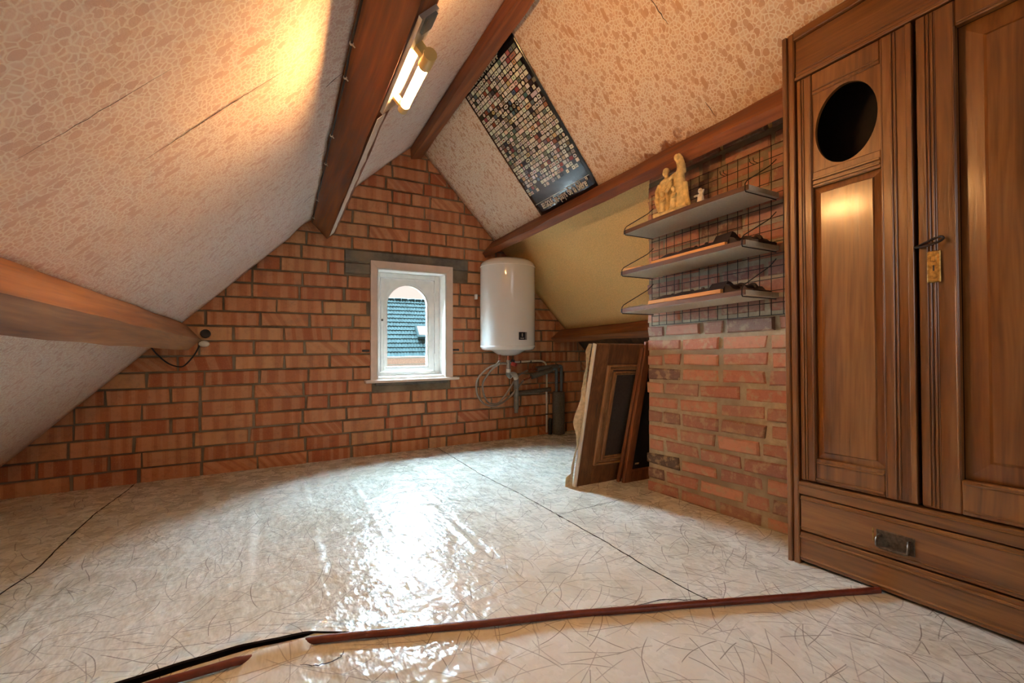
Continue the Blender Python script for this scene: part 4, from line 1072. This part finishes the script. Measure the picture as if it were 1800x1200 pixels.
# ================================================================== WATER HEATER
BX, BY = 1.800, 3.318; R_ = .231
wh = empty('water_heater', (BX, BY, .76)); tag(wh, 'white cylindrical electric water heater hung beside the window', 'water heater')
mb = MB(); mb.lathe([(.205, .812), (.222, .820), (.231, .836), (.231, 1.505)], (BX, BY, 0), 64); mb.obj('tank', M['enamel'], wh, True)
mb = MB(); mb.lathe([(.2315, 1.507), (.229, 1.524), (.218, 1.542), (.19, 1.560), (.14, 1.574), (.07, 1.582), (.01, 1.584)], (BX, BY, 0), 64); mb.obj('top_cap', M['enamel'], wh, True)
mb = MB(); mb.lathe([(.231, 1.502), (.2325, 1.504), (.2325, 1.508), (.231, 1.510)], (BX, BY, 0), 64); mb.obj('top_seam', M['white'], wh, True)
mb = MB(); mb.lathe([(.232, .842), (.2325, .844), (.2325, .848), (.231, .850)], (BX, BY, 0), 64); mb.obj('bottom_seam', M['white'], wh, True)
mb = MB(); mb.lathe([(.02, .764), (.07, .768), (.095, .778), (.14, .806), (.16, .815)], (BX + .005, BY, 0), 48); mb.obj('bottom_cap', M['enamel'], wh, True)
# badge, curved on the tank; camera side
ang0 = math.atan2(-BY, -BX)
def on_tank(a, z, r): return (BX + r * math.cos(a), BY + r * math.sin(a), z)
def curved(a0, a1, za, zb, r0, r1, n=8):
    mb = MB(); vs = []
    for i in range(n + 1):
        a = a0 + (a1 - a0) * i / n; vs += [on_tank(a, za, r0), on_tank(a, za, r1), on_tank(a, zb, r1), on_tank(a, zb, r0)]
    mb.add(vs, [(i * 4 + j, i * 4 + (j + 1) % 4, (i + 1) * 4 + (j + 1) % 4, (i + 1) * 4 + j) for i in range(n) for j in range(4)] + [(3, 2, 1, 0), (n * 4, n * 4 + 1, n * 4 + 2, n * 4 + 3)]); return mb
bd = curved(ang0 + .40, ang0 + .66, .898, .960, R_, R_ + .002).obj('badge', M['navy'], wh)
pg = curved(ang0 + .668, ang0 + .735, .898, .960, R_, R_ + .0015).obj('badge_scale', M['pvc'], wh)
def emblem(a0, a1, za, zb): 
    o = curved(a0, a1, za, zb, R_ + .0022, R_ + .0028, 3).obj('badge_mark', M['pvc_white']); o.parent = bd
am = ang0 + .53
emblem(am - .016, am - .008, .928, .946); emblem(am + .008, am + .016, .928, .946); emblem(am - .012, am + .012, .944, .950); emblem(am - .012, am + .012, .924, .929); emblem(am - .003, am + .003, .933, .941)
for i in range(6): emblem(am - .075 + i * .026, am - .075 + i * .026 + .016, .907, .913)
mb = MB(); mb.cbox(BX - R_ - .008, BX - R_ + .01, BY + .12, BY + .16, 1.24, 1.285, .003); mb.obj('wall_bracket', M['enamel'], wh)
for zh in (.92, 1.35):
    mb = MB(); mb.cbox(BX - .12, BX + .12, BY + .20, YW - .004, zh, zh + .06, .004); mb.obj('hanging_plate', M['pvc'], wh)
for dx in (-.085, -.002):
    mb = MB(); mb.tube([(BX + dx, BY - .02, .775), (BX + dx, BY - .02, .728)], .012, 10); mb.obj('inlet_nipple', M['copper'], wh, True)
# safety group under the tank
sg = empty('safety_valve', (BX - .002 + .02, BY - .02, .70)); tag(sg, 'steel safety valve with a red knob under the water heater', 'valve')
mb = MB(); mb.tube([(BX - .002, BY - .02, .729), (BX - .002, BY - .02, .660)], .016, 12); mb.tube([(BX - .002, BY - .02, .70), (BX - .075, BY - .02, .702)], .010, 10); mb.obj('valve_body', M['chrome'], sg, True)
mb = MB(); mb.tube([(BX + .015, BY - .05, .700), (BX + .035, BY - .085, .690)], .016, 10); mb.obj('valve_knob', M['red'], sg, True)
mb = MB(); mb.tube([(BX + .018, BY - .035, .722), (BX + .034, BY - .055, .718)], .014, 10); mb.obj('relief_cap', M['black'], sg, True)
# flexible hoses
def hose(pts, label, name='flexible_hose'):
    mb = MB(); mb.tube(smoothpath(pts, 8), .0085, 10); o = mb.obj(name, M['chrome'], None, True)
    tag(o, label, 'hose', 'braided hoses under the water heater'); return o
hy_ = 3.44
hose([(BX - .085, BY - .02, .727), (1.70, 3.34, .690), (1.655, 3.40, .660), (1.575, hy_, .56), (1.575, hy_, .44), (1.64, hy_, .355), (1.745, hy_, .332), (1.87, hy_, .385), (1.975, hy_ + .01, .475), (2.045, 3.47, .535)], 'outer braided steel hose making the wide loop under the water heater')
hose([(BX - .078, BY - .02, .702), (1.69, 3.36, .664), (1.66, 3.42, .60), (1.640, hy_ + .03, .52), (1.655, hy_ + .03, .42), (1.705, hy_ + .03, .352), (1.80, hy_ + .035, .350), (1.90, hy_ + .035, .46), (1.99, hy_ + .035, .575), (2.10, 3.49, .622)], 'inner braided steel hose looping up to the upper copper tap')
# insulated pipe run
ip = empty('insulated_pipes', (2.40, 3.47, .0)); tag(ip, 'grey insulated water pipes dropping into a fat lagged cylinder by the corner', 'pipes')
mb = MB(); mb.tube([(2.045, 3.47, .535), (2.13, 3.48, .56)], .010, 10); mb.tube([(2.105, 3.48, .545), (2.105, 3.47, .580)], .008, 8); mb.obj('copper_tap', M['copper'], ip, True)
mb = MB(); mb.tube([(2.10, 3.49, .622), (2.20, 3.49, .632)], .010, 10); mb.tube([(2.15, 3.49, .63), (2.15, 3.475, .665)], .008, 8); mb.obj('copper_tap', M['copper'], ip, True)
mb = MB(); mb.tube([(2.14, 3.485, .565), (2.36, 3.485, .622)], .026, 14); mb.obj('lagging', M['insul'], ip, True)
mb = MB(); mb.tube([(2.20, 3.495, .634), (2.44, 3.50, .650)], .022, 14); mb.obj('lagging', M['insul'], ip, True)
mb = MB(); mb.tube(smoothpath([(2.36, 3.485, .622), (2.405, 3.485, .625), (2.415, 3.485, .600), (2.415, 3.485, .40)], 4), .014, 10); mb.obj('drop_pipe', M['bluepipe'], ip, True)
mb = MB(); mb.tube(smoothpath([(2.44, 3.50, .650), (2.475, 3.50, .650), (2.482, 3.50, .62), (2.482, 3.50, .40)], 4), .014, 10); mb.obj('drop_pipe', M['bluepipe'], ip, True)
mb = MB(); mb.lathe([(.050, .010), (.058, .014), (.058, .40), (.052, .412), (.02, .414)], (2.44, 3.485, 0), 28); mb.obj('lagged_cylinder', M['insul'], ip, True)
mb = MB(); mb.tube([(2.36, 3.51, .01), (2.36, 3.51, .14), (2.37, 3.51, .16)], .018, 10); mb.obj('short_stub', M['black'], ip, True)
mb = MB(); mb.tube([(1.95, 3.535, .412), (2.38, 3.535, .432)], .020, 12); o = mb.obj('horizontal_pipe', M['insul'], ip, True)
# drain pipe
dp = empty('drain_pipe', (1.965, 3.47, .30)); tag(dp, 'grey plastic drain pipe with a white elbow below the safety valve', 'pipe')
mb = MB(); mb.tube([(1.965, 3.46, .560), (1.965, 3.46, .285)], .022, 14); mb.tube([(1.965, 3.46, .298), (1.965, 3.46, .250)], .017, 12); mb.obj('pipe_body', M['pvc'], dp, True)
mb = MB(); mb.tube([(1.965, 3.46, .49), (1.965, 3.46, .484)], .0235, 14); mb.obj('pipe_collar', M['pvc'], dp, True)
mb = MB(); mb.tube([(1.965, 3.46, .318), (1.965, 3.46, .31)], .0235, 14); mb.obj('pipe_collar', M['pvc'], dp, True)
mb = MB(); mb.tube(smoothpath([(1.855, 3.38, .585), (1.90, 3.42, .596), (1.945, 3.45, .588), (1.964, 3.46, .552)], 4), .023, 12); mb.obj('elbow', M['pvc_white'], dp, True)
mb = MB(); mb.tube(smoothpath([(BX - .002, BY - .02, .660), (BX - .002, BY - .015, .630), (1.812, 3.335, .605), (1.855, 3.38, .585)], 4), .018, 12); mb.obj('trap', M['pvc'], dp, True)
mb = MB(); mb.tube([(BX - .002, BY - .02, .655), (BX - .002, BY - .018, .625)], .0195, 12); mb.obj('trap_collar', M['pvc_white'], dp, True)
# white conduit
wc = empty('white_conduit', (2.30, 3.55, .3)); tag(wc, 'thin white conduit running along the gable wall and down to the floor', 'conduit')
yc = YW - .012
mb = MB(); mb.tube(smoothpath([(1.93, yc, .694), (2.10, yc, .700), (2.25, yc, .704), (2.325, yc, .690), (2.352, yc, .640), (2.354, yc, .5), (2.354, yc, .3), (2.354, yc, .02)], 6), .0085, 10); mb.obj('conduit_tube', M['pvc_white'], wc, True)
for x in (2.06, 2.17):
    mb = MB(); mb.tube([(x, yc, .6985), (x + .008, yc, .699)], .012, 10); mb.obj('clip', M['black'], wc, True)
mb = MB(); mb.tube([(2.354, yc, .20), (2.354, yc, .19)], .012, 10); mb.obj('clip', M['black'], wc, True)
mb = MB(); vs = []
for i in range(7):
    for j in range(5): vs.append((2.49 + .11 * i / 6 + .01 * noise.noise((j, i, 0)), 3.40 + .06 * j / 4, floor_z(3.43) + .018 + .018 * noise.noise((i * .7, j * .8, 2))))
mb.add(vs, [(i * 5 + j, i * 5 + j + 1, (i + 1) * 5 + j + 1, (i + 1) * 5 + j) for i in range(6) for j in range(4)])
o = mb.obj('plaster_scrap', M['torn'], fix=False); tag(o, 'broken scrap of plaster on the floor beside the lagged cylinder', 'debris'); md = o.modifiers.new('thickness', 'SOLIDIFY'); md.thickness = .006

# ================================================================== LAMP ON THE PURLIN
def pl_pt(y, across, out):    # on the inner face of the upper left purlin
    b = along(UB, V((.036, 1, -.010)), y); return b + s_ * across + V((.707, 0, -.707)) * out
lamp = empty('fluorescent_lamp', tuple(pl_pt(1.3, .04, 0))); tag(lamp, 'short fluorescent lamp glowing on the upper left purlin', 'lamp')
def plbox(mb, y0, y1, a0, a1, o0, o1):
    vs = [pl_pt(y, a, o_) for y in (y0, y1) for a in (a0, a1) for o_ in (o0, o1)]
    mb.add(vs, [(0, 1, 3, 2), (4, 6, 7, 5), (0, 4, 5, 1), (2, 3, 7, 6), (0, 2, 6, 4), (1, 5, 7, 3)])
mb = MB(); plbox(mb, 1.06, 1.56, .008, .070, .002, .014); mb.obj('tray', M['alu'], lamp)
mb = MB(); plbox(mb, 1.06, 1.12, .022, .058, .014, .022); mb.obj('ballast', M['pvc'], lamp)
mb = MB(); plbox(mb, 1.178, 1.198, .028, .054, .012, .050); mb.obj('lamp_holder', M['lampcap'], lamp)
mb = MB(); plbox(mb, 1.458, 1.472, .030, .052, .012, .050); mb.obj('lamp_holder', M['lampcap'], lamp)
mb = MB(); mb.tube([pl_pt(1.200, .041, .055), pl_pt(1.455, .041, .055)], .014, 16); mb.obj('lamp_tube', M['tube'], lamp, True)
mb = MB(); mb.tube([pl_pt(1.165, .041, .055), pl_pt(1.222, .041, .055)], .0190, 16); mb.obj('end_cap', M['lampcap'], lamp, True)
mb = MB(); mb.tube([pl_pt(1.448, .041, .055), pl_pt(1.485, .041, .055)], .0160, 16); mb.obj('end_cap', M['lampcap'], lamp, True)

# ---- cable and connector at the end of the low left purlin
cs = empty('cable_connector', (-.335, 3.50, .90)); tag(cs, 'black cable with a white connector at the end of the low purlin', 'cable')
mb = MB(); mb.lathe([(.010, 0), (.026, .004), (.030, .018), (.026, .032), (.010, .036)], (0, 0, 0), 18); o = mb.obj('black_cap', M['black'], cs, True); o.matrix_parent_inverse = Matrix(); o.location = (0, .015, .028); o.rotation_euler = (1.2, .5, 0)
mb = MB(); mb.sphere((-.338, 3.49, .868), (.030, .020, .020), 16, 10); mb.obj('white_connector', M['pvc_white'], cs, True)
mb = MB(); mb.tube(smoothpath([(-.362, 3.49, .86), (-.39, 3.50, .80), (-.44, 3.52, .735), (-.475, 3.53, .722), (-.53, 3.53, .745), (-.585, 3.53, .80), (-.62, 3.50, .865)], 6), .0045, 8); mb.obj('cable', M['black'], cs, True)

# ================================================================== POSTER
BL, BRr, TL, TR = V((1.799, 2.765, 1.815)), V((1.799, 2.127, 1.841)), V((1.120, 2.671, 2.498)), V((1.135, 2.039, 2.508))
pn = V((-.707, -.028, -.707)).normalized()
def pst(u, v, off=0.0):
    p = (BL * (1 - u) + BRr * u) * (1 - v) + (TL * (1 - u) + TR * u) * v
    p = right_pt(p.x, p.y, .004 + wav(p.x, p.y, .010, 1.2, 6))
    bul = .008 + .006 * math.sin(v * 7 + u * 2) * math.sin(u * math.pi) + .010 * max(0, .10 - v) * 10 * math.sin(u * 9)
    return p + pn * (bul + off)
po = empty('beer_mat_poster', tuple(pst(.5, .5))); tag(po, 'glossy dark poster covered in rows of beer mats on the right slope', 'poster')
mb = MB(); nu, nv = 20, 30
mb.add([pst(i / nu, j / nv) for i in range(nu + 1) for j in range(nv + 1)], [(i * (nv + 1) + j, (i + 1) * (nv + 1) + j, (i + 1) * (nv + 1) + j + 1, i * (nv + 1) + j + 1) for i in range(nu) for j in range(nv)])
sh_ = mb.obj('poster_sheet', M['navyprint'], po, True, fix=False); md = sh_.modifiers.new('thickness', 'SOLIDIFY'); md.thickness = .001
rp = random.Random(5)
pv, pf, pc = [], [], []
def pq(pts, col):
    o = len(pv); pv.extend(pts); pf.append(list(range(o, o + len(pts)))); pc.append(col)
PAL = [(234, 226, 208)] * 9 + [(222, 212, 190)] * 6 + [(206, 198, 182)] * 4 + [(168, 150, 130), (176, 110, 96), (150, 84, 74), (92, 112, 122), (60, 58, 60), (120, 128, 110), (206, 176, 130), (128, 120, 116)]
cols, rows = 17, 27
for r in range(rows):
    v0 = .175 + (.955 - .175) * r / rows; dv = (.955 - .175) / rows
    u = .025
    while u < .962:
        du = rp.choice((.050, .050, .054, .058, .044, .095 if rp.random() < .25 else .05))
        if u + du > .985: break
        col = rp.choice(PAL); c0 = lin(*[max(0, min(255, c + rp.randint(-10, 10))) for c in col])
        g = .0035; shape = rp.random(); a, b, c, d = u + g, u + du - g, v0 + g * .8, v0 + dv - g * .8
        mu, mv = (a + b) / 2, (c + d) / 2
        if r < 2 and rp.random() < .35: u += du; continue
        if shape < .16:
            ry = (d - c) / 2; rx = (b - a) / 2 * (.8 if shape < .08 else 1)
            pq([pst(mu + rx * math.cos(q * .5236), mv + ry * math.sin(q * .5236), .0016) for q in range(12)], c0)
        else: pq([pst(a, c, .0016), pst(b, c, .0016), pst(b, d, .0016), pst(a, d, .0016)], c0)
        k = rp.random(); dk = lin(*rp.choice([(70, 60, 54), (130, 60, 50), (60, 80, 96), (150, 120, 80), (90, 96, 70)]))
        if k < .40:
            w_ = (b - a) * rp.uniform(.14, .26); h_ = (d - c) * rp.uniform(.06, .2)
            pq([pst(mu - w_, mv - h_, .0024), pst(mu + w_, mv - h_, .0024), pst(mu + w_, mv + h_, .0024), pst(mu - w_, mv + h_, .0024)], dk)
        elif k < .52:
            pq([pst(mu + (b - a) * .20 * math.cos(q * .7854), mv + (d - c) * .20 * math.sin(q * .7854), .0024) for q in range(8)], dk)
        u += du
me = bpy.data.meshes.new('beer_mats'); me.from_pydata([tuple(p) for p in pv], [], pf); me.materials.append(M['print'])
ca = me.color_attributes.new('Col', 'FLOAT_COLOR', 'CORNER'); li = 0
for poly, col in zip(me.polygons, pc):
    for l in poly.loop_indices: ca.data[l].color = col
o = bpy.data.objects.new('beer_mat_print', me); COL.objects.link(o); attach(o, po); o['kind'] = 'stuff'
eu = (BRr - BL).normalized(); ev = (TL - BL); ev = (ev - eu * ev.dot(eu)).normalized(); en = eu.cross(ev)
def ptext(txt, u, v, size, sxs=1.0, name='lettering'):
    cu = bpy.data.curves.new(name, 'FONT'); cu.body = txt; cu.size = size; cu.align_x = 'LEFT'; cu.offset = .0018; cu.materials.append(M['cream'])
    ob = bpy.data.objects.new(name, cu); COL.objects.link(ob)
    me = bpy.data.meshes.new_from_object(ob); bpy.data.objects.remove(ob)
    # lay the letters on the sheet, following its curl
    du, dv = (BRr - BL).length, (TL - BL).length
    for vt in me.vertices: vt.co = pst(u + vt.co.x * sxs / du, v + vt.co.y / dv, .003)
    me.materials.clear(); me.materials.append(M['cream'])
    ob = bpy.data.objects.new(name, me); COL.objects.link(ob); attach(ob, po); return ob
ptext('„le pays de la bière”', .33, .042, .074, .64)
ptext('BELGIQUE', .12, .048, .056, .52)
ptext('BELGIË', .07, .962, .036, 1.0); ptext('„het land van het bier”', .26, .962, .034, 1.0)
mb = MB(); mb.add([pst(.03 + .94 * i / 10, .098, .002) for i in range(11)] + [pst(.03 + .94 * i / 10, .101, .002) for i in range(11)], [(i, i + 1, 12 + i, 11 + i) for i in range(10)])
o = mb.obj('printed_rule', M['cream'], None, fix=False); attach(o, po)

# ================================================================== HOUSE OUTSIDE THE WINDOW
hs = empty('exterior_house', (9, 18, -2)); tag(hs, 'neighbouring house with a dark tiled roof seen through the window', 'house')
# roof plane: eaves at height ze, rising away
HY, ZE = 17.0, .33
slope = math.radians(47)
def rp_(x, t, off=0): return V((x, HY + t * math.cos(slope), ZE + t * math.sin(slope))) + V((0, -math.sin(slope), math.cos(slope))) * off
gauge, tw = .233, .125
mb = MB(); ncol, nrow = 72, 14; X0 = 1.0
for r in range(nrow):
    top_cut = r >= nrow - 1
    vs = []; sub = 4; nseg = ncol * sub
    for i in range(nseg + 1):
        x = X0 + tw * i / sub; ph = (i % sub) / sub * 2 * math.pi
        b = .012 * math.sin(ph); vs += [rp_(x, r * gauge, b + .026), rp_(x, (r + 1) * gauge + .02, b), rp_(x, r * gauge, b - .004)]
    for i in range(nseg):
        a = i * 3; mb.add([vs[a], vs[a + 3], vs[a + 4], vs[a + 1]], [(0, 1, 2, 3)]); mb.add([vs[a + 2], vs[a + 5], vs[a + 3], vs[a]], [(0, 1, 2, 3)])
o = mb.obj('tiled_roof', M['slate'], hs, fix=False)
mb = MB(); T_ = nrow * gauge
for i in range(31): mb.tube([rp_(X0 + i * .3, T_, .0 + .01 * (i % 3)), rp_(X0 + i * .3 + .27, T_, .01 + .015 * (i % 2))], .05, 8)
mb.obj('ridge_tiles', M['slate'], hs)
mb = MB(); mb.box(X0, 10, HY - .12, HY + .02, ZE - .07, ZE + .0); mb.obj('gutter', M['zinc'], hs)
mb = MB(); mb.box(X0, 10, HY - .02, HY + 5, -4, ZE - .07); mb.obj('house_wall', M['stone'], hs)
mb = MB(); mb.box(X0, 10, HY - .10, HY + .0, ZE - .32, ZE - .29); mb.obj('ledge', M['zinc'], hs)
sk0, sk1, st0, st1 = 5.42, 6.6, .90, 1.56
mb = MB()
vs = [rp_(sk0, st0, .02), rp_(sk1, st0, .02), rp_(sk1, st1, .02), rp_(sk0, st1, .02), rp_(sk0, st0, .16), rp_(sk1, st0, .16), rp_(sk1, st1, .16), rp_(sk0, st1, .16)]
mb.add(vs, [(4, 5, 6, 7), (0, 1, 5, 4), (1, 2, 6, 5), (2, 3, 7, 6), (3, 0, 4, 7)]); sko = mb.obj('roof_window', M['slate'], hs)
mb = MB(); mb.add([rp_(sk0 + .06, st0 + .10, .165), rp_(sk1 - .06, st0 + .10, .165), rp_(sk1 - .06, st1 - .06, .165), rp_(sk0 + .06, st1 - .06, .165)], [(0, 1, 2, 3)])
skm = NT('sky_reflecting_glass'); skm.p(Base_Color=(.9, .8, .75, 1), Roughness=.08, Metallic=.9)
o = mb.obj('roof_window_pane', skm.mat); o.parent = sko

print('bricks', nb, 'objects', len(bpy.data.objects))
